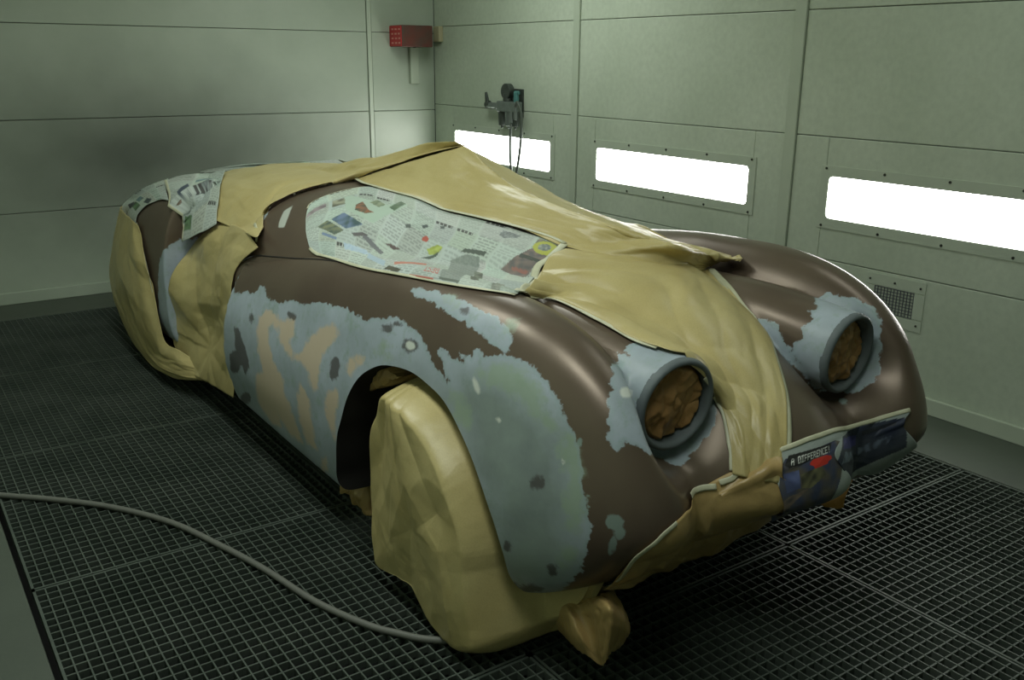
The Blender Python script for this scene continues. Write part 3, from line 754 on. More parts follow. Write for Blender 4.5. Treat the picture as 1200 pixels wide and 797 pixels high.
def tape(parent, pts, w=.022, off=.0075, n=60, seed=0, lift=None, name='masking_tape', f_all=f_all):
    PT[0] = f_all
    """a strip of tape following the points on the covered car"""
    P = catmull([pt(q) for q in pts], n); P = newton(f_all, P, off, 5, True); PT[0] = None
    T = np.gradient(P, axis=0); T /= np.linalg.norm(T, axis=1)[:, None]; N = grad(f_all, P); N /= np.linalg.norm(N, axis=1)[:, None]
    Wd = np.cross(T, N); Wd /= np.linalg.norm(Wd, axis=1)[:, None]
    r = np.random.RandomState(seed+len(pts)); j = np.interp(np.arange(n), np.linspace(0, n, 14), r.uniform(-.12, .12, 14))
    m = 5; G = np.zeros((n, m, 3))
    for c in range(m): G[:, c] = P+Wd*((c/(m-1)-.5+j[:, None]*.5)*w*(1+.4*j[:, None]))+N*.0012*math.sin(math.pi*c/(m-1))
    G = newton(f_all, G.reshape(-1, 3), off-.001, 4, True)
    org = CUR[parent.name]; idx = np.arange(n*m).reshape(n, m); Fq = np.stack([idx[:-1, :-1], idx[1:, :-1], idx[1:, 1:], idx[:-1, 1:]], -1).reshape(-1, 4)
    o = obj(name, fast_mesh(name, G-org, Fq), M_TAPE, parent, True); o['label'] = 'pale masking tape'
    md = o.modifiers.new('thickness', 'SOLIDIFY'); md.thickness = .001; md.offset = 0
    return o

# tent of paper from the windscreen peak over the bonnet
PEAK = on_plane(545, 172, 1, 0)
def ridge(px, py, y=0.): return (px, py, 'y', y)
def fold_tent(P, s, t):
    a = .010*np.sin(2*math.pi*(t*3.2+.25*np.sin(4*s)))*np.clip(1.1-s, .2, 1)*np.sin(math.pi*np.clip(t, 0, 1))
    b = .006*np.abs(np.sin(2*math.pi*(t*2.1+s*.8)))*np.sin(math.pi*t)
    return (a+b)*np.clip(s*6, 0, 1)*np.clip((1-s)*6, .1, 1)
SEAM0 = hit(415, 213, f_scut)+[0, 0, .010]
PEAK = on_plane(545, 171, 1, 0)
SEAM = [SEAM0*(1-q)+PEAK*q+np.array([0, 0, .012*math.sin(math.pi*q)+.003]) for q in (0, .35, .7, 1)]
tent, G_T = sheet('masking_paper', [
    [SEAM0+[-.05, 0, -.015], SEAM0+[.0, 0, -.004], (440, 222), (500, 240), (560, 258), (615, 273), (650, 288), (668, 293), (748, 316), (790, 318), (829, 316)],
    [PEAK+[-.06, 0, -.02], PEAK+[-.01, 0, -.004], ridge(556, 179), ridge(572, 194), ridge(600, 215), ridge(640, 234), ridge(680, 252), ridge(722, 269), ridge(760, 281, .05), ridge(800, 292, .1), (848, 305)],
    [(-1.2, .60, 1.0), (-1.15, .60, 1.0), (-1.05, .62, .98), (-.95, .62, .97), (-.75, .58, .96), (-.6, .55, .96), (-.45, .50, .96), (-.3, .46, .96), (-.1, .44, .96), (-.0, .42, .96), (869, 301)]],
    190, 120, M_PAPER, 'wide tan masking paper sheet pulled from the tall peak down over the bonnet', 'masking paper', seed=3, amp=.010, cells=((.22, .8), (.07, .34), (.03, .08)), asp=(2.2, .7), k=(1.2, 5), fold=fold_tent, fine=.0015, straight=True)
# nose strip running down between the headlamps
def fold_nose(P, s, t):
    return (.013*np.abs(np.sin(math.pi*(t*4.2+2.6*s)))*np.clip(1-s*.8, 0, 1)+.008*np.abs(np.sin(math.pi*(s*7-t*2.5)))*np.clip(s*1.6-.3, 0, 1))*np.sin(math.pi*t)
nose, G_N = sheet('masking_paper', [
    [(610, 345), (640, 352), (700, 377), (742, 400), (786, 415), (822, 440), (843, 475), (855, 520), (857, 556)],
    [(636, 322), (680, 333), (735, 358), (790, 390), (838, 425), (866, 470), (880, 515), (884, 562)],
    [(663, 294), (720, 303), (790, 309), (831, 318), (852, 337), (880, 372), (903, 412), (917, 460), (920, 500), (915, 566)]],
    180, 70, M_PAPER, 'tan masking paper strip running down the nose between the two headlamp openings', 'masking paper', seed=11, amp=.007, cells=((.14, .8), (.05, .3)), asp=(1.6, .8), k=(1.2, 4.5), fold=fold_nose, fine=.0015)
tape(nose, [(832, 318), (852, 337), (880, 372), (903, 412), (917, 460), (921, 500), (918, 545)], .024, .009)
tape(nose, [(610, 346), (640, 352), (700, 377), (742, 400), (770, 411)], .014, .009)
tape(nose, [(824, 440), (843, 475), (855, 520), (858, 552)], .016, .009)
# crumpled paper under the nose
def fold_val(P, s, t): return .012*np.abs(np.sin(math.pi*(s*4+t*1.5)))*np.sin(math.pi*np.clip(s, 0, 1))
val, G_V = sheet('masking_paper', [
    [(708, 688), (738, 657), (770, 630), (800, 602), (822, 572), (856, 553), (884, 538), (908, 522), (918, 525)],
    [(712, 690), (745, 670), (785, 645), (820, 615), (845, 595), (870, 580), (893, 568), (912, 560), (916, 560)],
    [(716, 691, 'x', .47), (758, 682, 'x', .44), (800, 668, 'x', .41), (840, 648, 'x', .40), (868, 630, 'x', .40), (886, 621, 'x', .41), (900, 612, 'x', .41), (908, 606, 'x', .42), (912, 604, 'x', .42)]],
    150, 50, M_PAPER2, 'darker crumpled masking paper taped under the nose below the near headlamp', 'masking paper', seed=21, amp=.010, cells=((.12, .9), (.045, .4)), asp=(1, 1), k=(2, 8), fold=fold_val, fine=.002)
tape(val, [(712, 683), (740, 655), (770, 630), (790, 612)], .012, .009, seed=3)
tape(val, [(806, 582), (818, 573), (838, 570)], .016, .009, n=20, seed=5)
tape(val, [(842, 566), (858, 560), (866, 548)], .016, .010, n=20, seed=6)

# paper over the cockpit
cock, G_C = sheet('masking_paper', [
    [(262, 264, 'y', -.60), (282, 270, 'y', -.66), (301, 278, 'y', -.71), (304, 262, 'x', -1.70), (314, 243, 'x', -1.70), (345, 229, 'x', -1.68), (380, 219, 'x', -1.66), SEAM[0], SEAM[1], SEAM[2], SEAM[3]],
    [(256, 236, 'y', -.36), (270, 232, 'y', -.36), (288, 226, 'y', -.33), (305, 220, 'y', -.3), (322, 216, 'y', -.27), (352, 211, 'y', -.22), (385, 206, 'y', -.16), (430, 197, 'y', -.12), (470, 188, 'y', -.06), (515, 176, 'y', 0), (545, 171, 'y', .02)],
    [(262, 205, 'y', 0), (275, 203, 'y', .0), (295, 200, 'y', .0), (320, 198, 'y', .0), (350, 197, 'y', .0), (380, 196, 'y', .0), (410, 194, 'y', .0), (440, 188, 'y', .0), (475, 180, 'y', .02), (508, 172, 'y', .02), (538, 171, 'y', .02)],
    [(-2.9, .5, .98), (-2.8, .52, .98), (-2.6, .55, .97), (-2.4, .6, .95), (-2.2, .62, .94), (-2.0, .62, .94), (-1.8, .62, .95), (-1.6, .62, .96), (-1.5, .62, .98), (-1.4, .6, .99), (-1.3, .6, .98)]],
    170, 100, M_PAPER, 'tan masking paper stretched over the open cockpit behind the brown scuttle', 'masking paper', seed=31, amp=.009, cells=((.2, .8), (.07, .3)), asp=(1.8, .8), k=(1.2, 5), fine=.0015, straight=False, field=f_hull)
tape(cock, [(302, 285), (301, 265), (312, 243), (345, 229), (380, 219), (415, 212)], .014, .008)
tape(tent, [(408, 208), (418, 213), (440, 222), (500, 240), (560, 258), (640, 280), (662, 290)], .016, .014)
# door gap paper
def fold_door(P, s, t):
    ang = np.arctan2(P[:, 2]-.30, P[:, 0]+2.12); r = np.hypot(P[:, 2]-.30, P[:, 0]+2.12)
    return (.014*np.abs(np.sin(ang*4.3+.6))*np.clip(r*2.2, 0, 1)-.012+.008*np.sin(2*math.pi*(t*2.1+s*.6)))*np.sin(math.pi*np.clip(s, 0, 1))
door, G_D = sheet('masking_paper', [
    [(246, 272, 'x', -2.46), (262, 262, 'y', -.60), (284, 268, 'y', -.67), (303, 290, 'y', -.70)],
    [(224, 288, 'x', -2.46), (240, 290, 'y', -.70), (262, 300, 'y', -.71), (279, 314, 'y', -.72)],
    [(202, 322, 'y', -.76), (225, 335, 'y', -.72), (248, 345, 'y', -.72), (271, 350, 'y', -.745)],
    [(199, 372, 'y', -.765), (223, 390, 'y', -.74), (248, 400, 'y', -.73), (273, 410, 'y', -.755)],
    [(203, 404, 'y', -.76), (218, 430, 'y', -.75), (245, 450, 'y', -.75), (275, 466, 'y', -.76)]],
    120, 120, M_PAPER, 'creased tan masking paper filling the missing door gap between the wings', 'masking paper', seed=41, amp=.013, k=(1.5, 6), asp=(1.6, 1.), fold=fold_door, drape=False, fine=.002, flip=True)
# rear wing skirt paper
rw, G_R = sheet('masking_paper', [
    [(-3.5, -.56, .80), (-3.70, -.52, .6), (-3.72, -.52, .45), (-3.5, -.60, .22), (-3.1, -.66, .17), (-2.7, -.70, .17), (-2.2, -.72, .17)],
    [(143, 243, 'y', -.72), (131, 290, 'y', -.76), (130, 330, 'y', -.77), (149, 388, 'y', -.80), (172, 421, 'y', -.80), (205, 441, 'y', -.79), (240, 446, 'y', -.73)],
    [(150, 255, 'y', -.79), (150, 290, 'y', -.82), (157, 335, 'y', -.84), (170, 385, 'y', -.84), (184, 412, 'y', -.82), (208, 428, 'y', -.80), (240, 440, 'y', -.73)],
    [(160, 264, 'y', -.79), (170, 300, 'y', -.80), (180, 340, 'y', -.80), (188, 380, 'y', -.80), (195, 402, 'y', -.79), (213, 412, 'y', -.77), (240, 432, 'y', -.72)]],
    130, 90, M_PAPER, 'tan masking paper skirt wrapped round the rear wing at the far left', 'masking paper', seed=51, amp=.012, k=(1.2, 5), drape=True, field=f_rear, fine=.002, flip=False)
tape(rw, [(163, 262), (172, 300), (181, 340), (188, 375)], .012, .012)

# ------------------------------------------------------------------ printed newspaper
def news_mat():
    t = NT('newsprint'); a = t.add('ShaderNodeAttribute', attribute_name='print'); c = a.outputs['Color']
    t.base(t.mix(t.math('MULTIPLY', t.mapr(t.noise(7, 3), .3, .7), .15), c, srgb(150, 155, 140)), .55, 0, .35); t.bump(t.noise(14, 5), .35, .01); return t.m
M_NEWS = news_mat()
PAGE = np.array(srgb(190, 201, 192)[:3])
from mathutils.bvhtree import BVHTree
def on_sheet(G):
    ns, nt = G.shape[:2]; P = G.reshape(-1, 3); idx = np.arange(ns*nt).reshape(ns, nt)
    T = BVHTree.FromPolygons([tuple(p) for p in P], np.stack([idx[:-1, :-1], idx[1:, :-1], idx[1:, 1:], idx[:-1, 1:]], -1).reshape(-1, 4).tolist())
    def f(px, py):
        o, d = sight(px, py); r = T.ray_cast(Vector(o), Vector(d))
        if r[0] is not None: return np.array(r[0])
        dn = d/np.linalg.norm(d); w = P-o; t = w@dn; dist = np.linalg.norm(w-t[:, None]*dn, axis=1); i = np.argmin(dist)
        return o+dn*t[i]
    return f
def print_on(o, G, base=PAGE, blocks=(), text=None, d=(-.25, .45, -.86), seed=0, field=f_all, raw=None, articles=None):
    """colour every point of the sheet: page colour, columns of text lines, pictures given by their corner points"""
    raw = raw or on_sheet(G); ns, nt = G.shape[:2]; V = G.reshape(-1, 3); col = np.tile(base, (len(V), 1)); r = np.random.RandomState(seed)
    S_ = np.linspace(0, 1, ns)[:, None].repeat(nt, 1).ravel(); T_ = np.linspace(0, 1, nt)[None].repeat(ns, 0).ravel()
    if text:
        for (s0, s1, t0, t1, along, pitch, dark) in text:
            m = (S_ > s0) & (S_ < s1) & (T_ > t0) & (T_ < t1); q, p = (T_, S_) if along == 's' else (S_, T_)
            line = np.floor(q/pitch); inl = (q/pitch-line) < .5
            key = (line*37+np.floor(p*55+line*7)*13).astype(int) % 97
            ink = inl & (key > 22); col[m & ink] = col[m & ink]*(1-dark)
    if articles:
        L1, L2 = articles; ci = np.floor(S_*L1).astype(int); cj = np.floor(T_*L2).astype(int); cu, cv = S_*L1-ci, T_*L2-cj
        for a in range(L1):
            for b_ in range(L2):
                m = (ci == a) & (cj == b_); kind = r.randint(0, 9); tint = (1+r.uniform(-.04, .04, 3))*r.uniform(.84, 1.03); col[m] = base*tint
                u_, v_ = cu[m], cv[m]; c_ = col[m]; pit = r.uniform(.09, .16); ln = np.floor(v_/pit); ink = ((v_/pit-ln) < .5) & (u_ > .07) & (u_ < .94) & (((ln*37+np.floor(u_*26)*13).astype(int) % 97) > 20)
                c_[ink] *= r.uniform(.62, .82)
                if kind < 1: q = (v_ > .1) & (v_ < r.uniform(.45, .8)) & (u_ > .1) & (u_ < .9); c_[q] = np.array(srgb(*(r.randint(80, 140)+r.randint(-18, 18, 3)))[:3])*np.clip(1+.6*vnoise(V[m][q], a+b_*7, 22.), .35, 1.7)[:, None]
                if kind in (3, 4): q = (v_ < .16) & (u_ > .05) & (u_ < .8) & ((np.floor(u_*22)).astype(int) % 4 != 0); c_[q] = .06
                col[m] = c_
    dd, u, w = ortho_frame(d); P2 = np.stack([V@u, V@w], 1)
    for b in blocks:
        H = np.array([raw(px, py) for px, py in b[0]])
        s = sdist(P2, np.stack([H@u, H@w], 1)); m = s > 0
        c = np.array(srgb(*b[1])[:3]); 
        if len(b) > 2:
            c2 = np.array(srgb(*b[2])[:3]); k = b[3] if len(b) > 3 else 30.
            q = np.clip(vnoise(V, seed+int(b[0][0][0]), k)*.9+.5, 0, 1)[:, None]; cc = c*(1-q)+c2*q; col[m] = cc[m]
        else: col[m] = c
    set_col(o, col)
def set_col(o, col):
    a = o.data.color_attributes.new('print', 'FLOAT_COLOR', 'POINT'); a.data.foreach_set('color', np.concatenate([col, np.ones((len(col), 1))], 1).astype(np.float32).ravel())
FONT = {'A': '01110100011000111111100011000110001', 'D': '11110100011000110001100011000111110', 'I': '11111001000010000100001000010011111', 'F': '11111100001000011110100001000010000', 'E': '11111100001000011110100001000011111', 'R': '11110100011000111110101001001010001', 'N': '10001110011010110011100011000110001', 'C': '01111100001000010000100001000001111', '!': '00100001000010000100001000000000100', ' ': '0'*35,
        'B': '11110100011000111110100011000111110', 'S': '01111100001000001110000010000111110', 'T': '11111001000010000100001000010000100', 'P': '11110100011000111110100001000010000', 'O': '01110100011000110001100011000101110', 'U': '10001100011000110001100011000101110'}
def stamp(o, quad, textstr, ink, raw, d, thick=0):
    """letters in a quadrilateral (tl, tr, br, bl) of the page"""
    dd, u, w = ortho_frame(d); me = o.data; n = len(me.vertices); V = np.empty(n*3); me.vertices.foreach_get('co', V); V = V.reshape(-1, 3)+CUR[o.name]
    P2 = np.stack([V@u, V@w], 1); H = np.array([raw(*q) for q in quad]); Q = np.stack([H@u, H@w], 1)
    # affine inverse from three corners
    M = np.stack([Q[1]-Q[0], Q[3]-Q[0]], 1); st = (P2-Q[0])@np.linalg.inv(M).T
    cols = len(textstr)*6-1; cx = np.floor(st[:, 0]*cols).astype(int); cy = np.floor(st[:, 1]*7).astype(int)
    ok = (cx >= 0) & (cx < cols) & (cy >= 0) & (cy < 7); bits = np.zeros(n, bool)
    for i in np.where(ok)[0]:
        ch, k = divmod(cx[i], 6)
        if k < 5: bits[i] = FONT[textstr[ch]][cy[i]*5+k] == '1'
    a = me.color_attributes['print']; c = np.empty(n*4, np.float32); a.data.foreach_get('color', c); c = c.reshape(-1, 4); c[bits, :3] = srgb(*ink)[:3]; a.data.foreach_set('color', c.ravel())

bon, G_B = sheet('newspaper', [
    [(362, 246), (368, 238), (400, 226), (428, 221), (450, 225), (500, 240), (560, 258), (610, 272), (662, 291)],
    [(359, 258), (366, 252), (395, 244), (425, 242), (448, 248), (495, 262), (552, 280), (598, 293), (650, 303)],
    [(360, 276), (366, 278), (385, 280), (412, 281), (440, 286), (490, 298), (540, 307), (590, 318), (628, 324)],
    [(364, 292), (372, 298), (390, 304), (415, 311), (440, 318), (490, 327), (535, 335), (575, 342), (606, 347)]],
    330, 150, M_NEWS, 'newspaper sheets taped along the near side of the bonnet, red headline at the edge', 'newspaper', seed=61, amp=.004, k=(1.2, 5), off=.004, fine=.0008)
print_on(bon, G_B, blocks=[
    ([(404, 231), (412, 229), (455, 240), (474, 238), (478, 241), (437, 262), (405, 246)], (176, 196, 180)),
    ([(388, 257), (403, 249), (426, 263), (405, 268)], (62, 88, 92), (110, 130, 160), 14),
    ([(372, 266), (384, 258), (403, 270), (392, 275)], (80, 96, 88), (128, 134, 104), 22),
    ([(417, 240), (425, 236), (432, 246), (439, 249), (428, 250), (416, 246)], (150, 100, 70), (40, 70, 60), 30),
    ([(433, 237), (442, 234), (452, 240), (444, 243)], (110, 126, 100), (150, 160, 134), 30),
    ([(456, 243), (470, 236), (476, 239), (462, 247)], (66, 92, 70), (96, 120, 90), 25),
    ([(411, 273), (425, 272), (432, 276), (416, 277)], (96, 92, 94)), ([(424, 277), (430, 276), (450, 296), (446, 298)], (110, 112, 116)),
    ([(451, 285), (458, 286), (470, 292), (462, 293)], (92, 76, 74)), ([(475, 263), (481, 262), (482, 267), (476, 267)], (90, 98, 94)), ([(494, 264), (501, 263), (502, 266), (496, 268)], (70, 80, 80)), ([(516, 265), (521, 265), (521, 268), (516, 268)], (70, 80, 80)),
    ([(378, 272), (395, 278), (394, 281), (377, 275)], (120, 140, 168)), ([(402, 283), (430, 293), (432, 299), (404, 292)], (168, 190, 208), (190, 206, 216), 30), ([(432, 296), (452, 306), (450, 312), (430, 302)], (170, 190, 204)),
    (blob(498.5, 280, 4, 3.4, j=.02), (180, 84, 68)), ([(500, 292), (512, 287), (519, 289), (514, 297), (503, 299)], (176, 190, 96), (148, 160, 70), 30), ([(492, 302), (505, 300), (514, 295), (512, 300), (503, 304)], (66, 80, 70)),
    ([(450, 315), (456, 311), (470, 315), (466, 319)], (84, 78, 60), (50, 54, 46), 40),
    ([(540, 295), (545, 291), (571, 295), (567, 300)], (78, 88, 80)), ([(517, 318), (528, 305), (546, 298), (562, 301), (546, 322), (538, 330), (515, 326)], (138, 148, 140), (120, 130, 124), 50), ([(515, 324), (539, 329), (537, 332), (514, 327)], (86, 96, 86)),
    ([(585, 275), (590, 270), (611, 276), (606, 279), (590, 279)], (100, 108, 108), (140, 148, 146), 40),
    ([(551, 327), (556, 318), (566, 320), (561, 329)], (60, 66, 56), (120, 130, 112), 25), ([(575, 340), (582, 331), (592, 334), (586, 343)], (110, 116, 106), (150, 156, 144), 40),
    ([(587, 316), (605, 300), (626, 290), (643, 300), (626, 312), (613, 325)], (96, 92, 92), (128, 112, 104), 22), ([(600, 312), (620, 318), (616, 322), (598, 316)], (150, 100, 90)), ([(610, 297), (636, 306), (634, 309), (608, 301)], (60, 66, 60)),
    (blob(639, 291, 15, 8, a=.15, j=.03), (178, 182, 70)), (blob(638, 290, 8, 4, j=.03), (98, 110, 110), (160, 165, 150), 40),
    ([(480, 321), (508, 326), (507, 329), (479, 324)], (170, 96, 80)), ([(462, 307), (500, 309), (499, 311), (462, 310)], (196, 120, 100))],
    articles=(11, 5), seed=5)
stamp(bon, [(513, 321), (496, 317), (499, 311), (516, 315)], 'BEST', (186, 70, 56), on_sheet(G_B), (-.25, .45, -.86))
tape(bon, [(662, 290), (645, 306), (628, 325), (608, 346)], .026, .012)
tape(bon, [(364, 292), (372, 298), (390, 304), (440, 318), (500, 329), (560, 340), (604, 348)], .012, .006)
tape(bon, [(361, 246), (368, 238), (400, 226), (428, 221)], .010, .007)

G0 = dict(d=(-.5, .6, -.6), seed=9)
n4, G4 = sheet('newspaper', [
    [(141, 250, 'y', -.74), (144, 240, 'y', -.70), (152, 232, 'y', -.64), (166, 222, 'y', -.6), (180, 215, 'y', -.55), (197, 209, 'y', -.45)],
    [(150, 256), (152, 246), (160, 238), (172, 230), (183, 226), (196, 224)],
    [(161, 268), (162, 254), (170, 244), (180, 238), (190, 235), (199, 236)]], 90, 50, M_NEWS, 'newspaper strip over the top of the rear wing above the brown patch', 'newspaper', group=None, seed=71, amp=.008, off=.004)
print_on(n4, G4, blocks=[([(168, 237), (172, 232), (178, 233), (174, 239)], (62, 72, 76)), ([(150, 240), (157, 236), (158, 240), (152, 245)], (66, 70, 74))], articles=(6, 2), **G0)
n3, G3 = sheet('newspaper', [
    [(194, 212), (212, 206), (232, 204), (250, 204), (266, 206)],
    [(203, 230), (218, 226), (235, 225), (248, 226), (261, 230)],
    [(212, 256), (224, 250), (237, 249), (249, 249), (258, 250)],
    [(219, 285), (226, 281), (236, 276), (246, 272), (258, 265)]], 110, 90, M_NEWS, 'newspaper with taped edges folded over the body behind the door gap', 'newspaper', seed=72, amp=.006, off=.020, field=f_hull)
print_on(n3, G3, blocks=[([(207, 225), (220, 215), (222, 218), (210, 229)], (66, 76, 92)), ([(220, 228), (232, 219), (232, 223), (222, 232)], (70, 78, 86)), ([(236, 214), (246, 210), (246, 214), (237, 218)], (110, 120, 120))], articles=(3, 4), **G0)
tape(n3, [(194, 212), (203, 230), (212, 255), (220, 283)], .014, .026, f_all=f_hull)
tape(n3, [(220, 283), (232, 276), (246, 268), (256, 258)], .02, .010) if False else None
n2, G2 = sheet('newspaper', [
    [(240, 203, 'y', -.1), (290, 198, 'y', .1), (340, 197, 'y', .2), (405, 193, 'y', .3)],
    [(242, 199, 'y', .0), (290, 192, 'y', .2), (340, 191, 'y', .3), (404, 189, 'y', .38)],
    [(-3.2, .3, 1.02), (-2.8, .42, 1.0), (-2.4, .5, .98), (-1.9, .55, .97)]], 110, 30, M_NEWS, 'newspaper strip along the far edge of the cockpit, beyond the tan paper', 'newspaper', seed=73, amp=.006, off=.008)
print_on(n2, G2, articles=(9, 2), **G0)

# two colour pages hanging under the far headlamp
def front_plane(xa): return lambda px, py: on_plane(px, py, 0, xa)
na, GA = sheet('newspaper', [
    [(911, 532), (930, 522), (955, 514), (986, 505)],
    [(909, 565), (928, 557), (950, 546), (976, 535)],
    [(904, 612, 'x', .56), (925, 602, 'x', .555), (945, 590, 'x', .55), (963, 576, 'x', .55)]], 300, 170, M_NEWS, 'colour newspaper page headed A DIFFERENCE! hanging below the nose paper', 'newspaper', seed=81, amp=.005, off=.008, flip=True)
fp = lambda px, py: on_plane(px, py, 0, .53)
DA = (-.75, .55, -.35)
print_on(na, GA, base=np.array(srgb(170, 180, 176)[:3]), blocks=[
    ([(915, 548), (920, 538), (978, 516), (988, 518), (985, 560), (970, 590), (925, 625), (900, 630), (908, 590)], (58, 66, 98), (90, 84, 76), 14),
    ([(919, 546), (924, 534), (974, 519), (972, 530), (925, 549)], (26, 26, 30)), ([(917, 556), (936, 551), (938, 572), (922, 578)], (100, 112, 160), (70, 80, 120), 18),
    ([(938, 556), (962, 546), (968, 556), (950, 572), (940, 572)], (120, 118, 84), (60, 60, 50), 22), (blob(962, 541, 12, 6, a=-.3, j=.25), (206, 52, 40)), ([(912, 592), (925, 582), (948, 572), (926, 592), (912, 600)], (150, 130, 110), (50, 48, 60), 18)],
    d=DA, seed=4)
stamp(na, [(927, 538), (972, 522), (971, 529), (927, 546)], 'A DIFFERENCE!', (225, 228, 222), on_sheet(GA), DA)
nb, GBb = sheet('newspaper', [
    [(984, 506), (1010, 499), (1035, 491), (1064, 482)],
    [(975, 537), (1002, 527), (1030, 515), (1058, 502)],
    [(964, 584, 'x', .55), (992, 566, 'x', .55), (1022, 545, 'x', .53), (1051, 524, 'x', .48)]], 130, 100, M_NEWS, 'dark blue newspaper page taped under the far wing, above the floor', 'newspaper', seed=82, amp=.005, off=.008, flip=True)
fp2 = lambda px, py: on_plane(px, py, 0, .48)
print_on(nb, GBb, base=np.array(srgb(160, 170, 168)[:3]), blocks=[
    ([(987, 512), (1060, 489), (1062, 524), (1010, 575), (962, 600), (975, 548)], (36, 44, 66), (56, 62, 78), 12),
    ([(988, 514), (1003, 510), (1002, 522), (988, 527)], (52, 50, 116), (70, 70, 130), 20), ([(1005, 525), (1045, 510), (1040, 520), (1004, 535)], (96, 108, 128), (50, 56, 74), 25),
    ([(990, 530), (1000, 527), (996, 540), (986, 544)], (110, 124, 140), (60, 68, 86), 30), ([(1010, 505), (1052, 493), (1050, 498), (1010, 511)], (28, 32, 44))], d=DA, seed=6)
tape(nb, [(912, 529), (935, 520), (985, 504), (1030, 491), (1064, 481)], .013, .013)
scrap, _ = sheet('masking_paper', [
    [(958, 580, 'x', .36), (978, 572, 'x', .35), (1000, 560, 'x', .34)], [(962, 590, 'x', .37), (978, 586, 'x', .36), (990, 582, 'x', .36)], [(968, 594, 'x', .37), (980, 596, 'x', .36), (987, 594, 'x', .36)]],
    40, 30, plain('amber_paper', srgb(196, 146, 60), srgb(160, 110, 50), 12, .5), 'small amber scrap of paper hanging behind the hanging newspaper pages', 'masking paper', seed=83, amp=.01, drape=False, flip=True)

# ------------------------------------------------------------------ wheel bag
def closed_bag(name, outline, y_out, y_in, mat, label, cat, seed, amp=.02, bulge=.03, nphi=460, nr=170, cx=None, folds=None, fine=.003, k=(2.5, 9), push=None, cell=.15):
    O2 = np.array(outline); c = O2.mean(0) if cx is None else np.array(cx)
    L = catmull(np.vstack([O2, O2[:1]]), nphi+1)[:-1]
    prof = []   # (radial fraction, depth)
    for q in np.linspace(0, 1, nr):
        if q < .6: r = q/.6*.93; y = y_out-bulge*(1-(r)**2)
        else:
            a = (q-.6)/.4; r = .93+.07*math.sin(min(a*2.2, 1)*math.pi/2)-.16*max(0, a-.5)*2; y = y_out+(y_in-y_out)*(a**1.3)
        prof.append((r, y))
    V = []
    for r, y in prof:
        for p in L: V.append((c[0]+(p[0]-c[0])*r, y, c[1]+(p[1]-c[1])*r))
    V = np.array(V); G = V.reshape(nr, nphi, 3)
    N = np.cross(np.gradient(G, axis=0), np.roll(G, -1, 1)-np.roll(G, 1, 1)); N /= np.linalg.norm(N, axis=2)[:, :, None]+1e-9
    if N[nr//4, 0] @ np.array([0, -1, 0]) < 0: N = -N
    P = V; ph_ = np.tile(np.arange(nphi), nr)/nphi; rr_ = np.array([r for r, _ in prof]).repeat(nphi); dep = P[:, 1]-y_out
    uv = np.stack([P[:, 0]+dep*.8*np.cos(ph_*2*math.pi), P[:, 2]-dep*.8*np.sin(ph_*2*math.pi)], 1)
    h = amp*(.3*crumple(P, seed, k, 10)+.70*facets(uv, cell, seed, (.75, 1.7))+.22*facets(uv, cell*.45, seed+3, (.7, 1.6))+.03*facets(uv, cell*.18, seed+5))
    if folds: h = h+folds(P)
    rr = np.array([r for r, _ in prof]).repeat(nphi); h *= np.clip(rr*4, 0, 1)
    V = P+N.reshape(-1, 3)*h[:, None]
    if push: V = push(V)
    V[:, 2] = np.maximum(V[:, 2], .0015)
    org = np.array([V[:, 0].mean(), V[:, 1].mean(), V[:, 2].min()])
    Fq = [(i*nphi+j, (i+1)*nphi+j, (i+1)*nphi+(j+1) % nphi, i*nphi+(j+1) % nphi) for i in range(nr-1) for j in range(nphi)]
    bm_me = mesh_np(name, V-org, Fq+[tuple((nr-1)*nphi+j for j in range(nphi))])
    o = obj(name, bm_me, mat, None, True); car_place(o, origin=org); tag(o, label, cat); CUR[o.name] = org
    return o
YO = -.825
def op(px, py, y=YO): p = on_plane(px, py, 1, y); return (p[0], max(p[2], .0))
BAG = [op(456, 440), op(447, 452), op(437, 478), op(430, 505), op(428, 560), op(430, 610), op(434, 650), op(438, 668), op(455, 680), op(474, 692), op(488, 712), op(502, 735), op(520, 757), op(545, 768), op(575, 768), op(605, 760), op(622, 740), op(632, 700), op(612, 640), op(590, 575), op(566, 520), op(535, 470), op(500, 442), op(475, 434)]
knot = np.array(op(458, 432))
def bag_folds(P):
    a = np.arctan2(P[:, 2]-knot[1], P[:, 0]-knot[0]); r = np.hypot(P[:, 2]-knot[1], P[:, 0]-knot[0])
    return .012*np.abs(np.sin(a*7))*np.clip(1-r*1.8, 0, 1)+.010*np.sin(a*5+1.)*np.clip(r*1.5, 0, 1)
ARCH_C = np.vstack([[ARCH[0][0]-.01, -.3], ARCH, [ARCH[-1][0]+.03, .12], [ARCH[-1][0]+.05, -.3]])
def tuck(V):
    # the bag slips in behind the wing's edge where it meets the arch
    s = sdist(V[:, [0, 2]], ARCH_C); k = np.clip((.085-s)/.085, 0, 1); k = k*k*(3-2*k)
    V = V.copy(); V[:, 1] = np.where(V[:, 1] < -.60, V[:, 1]+np.minimum(.20*k, -.60-V[:, 1]), V[:, 1]); return V
bag = closed_bag('wheel_bag', BAG, YO, -.50, M_PAPER, 'big crinkled masking paper bag over the near front wheel', 'wheel cover', 91, amp=.017, bulge=.02, k=(1.1, 4.2), cell=.17, folds=bag_folds, push=tuck, cx=op(520, 600))
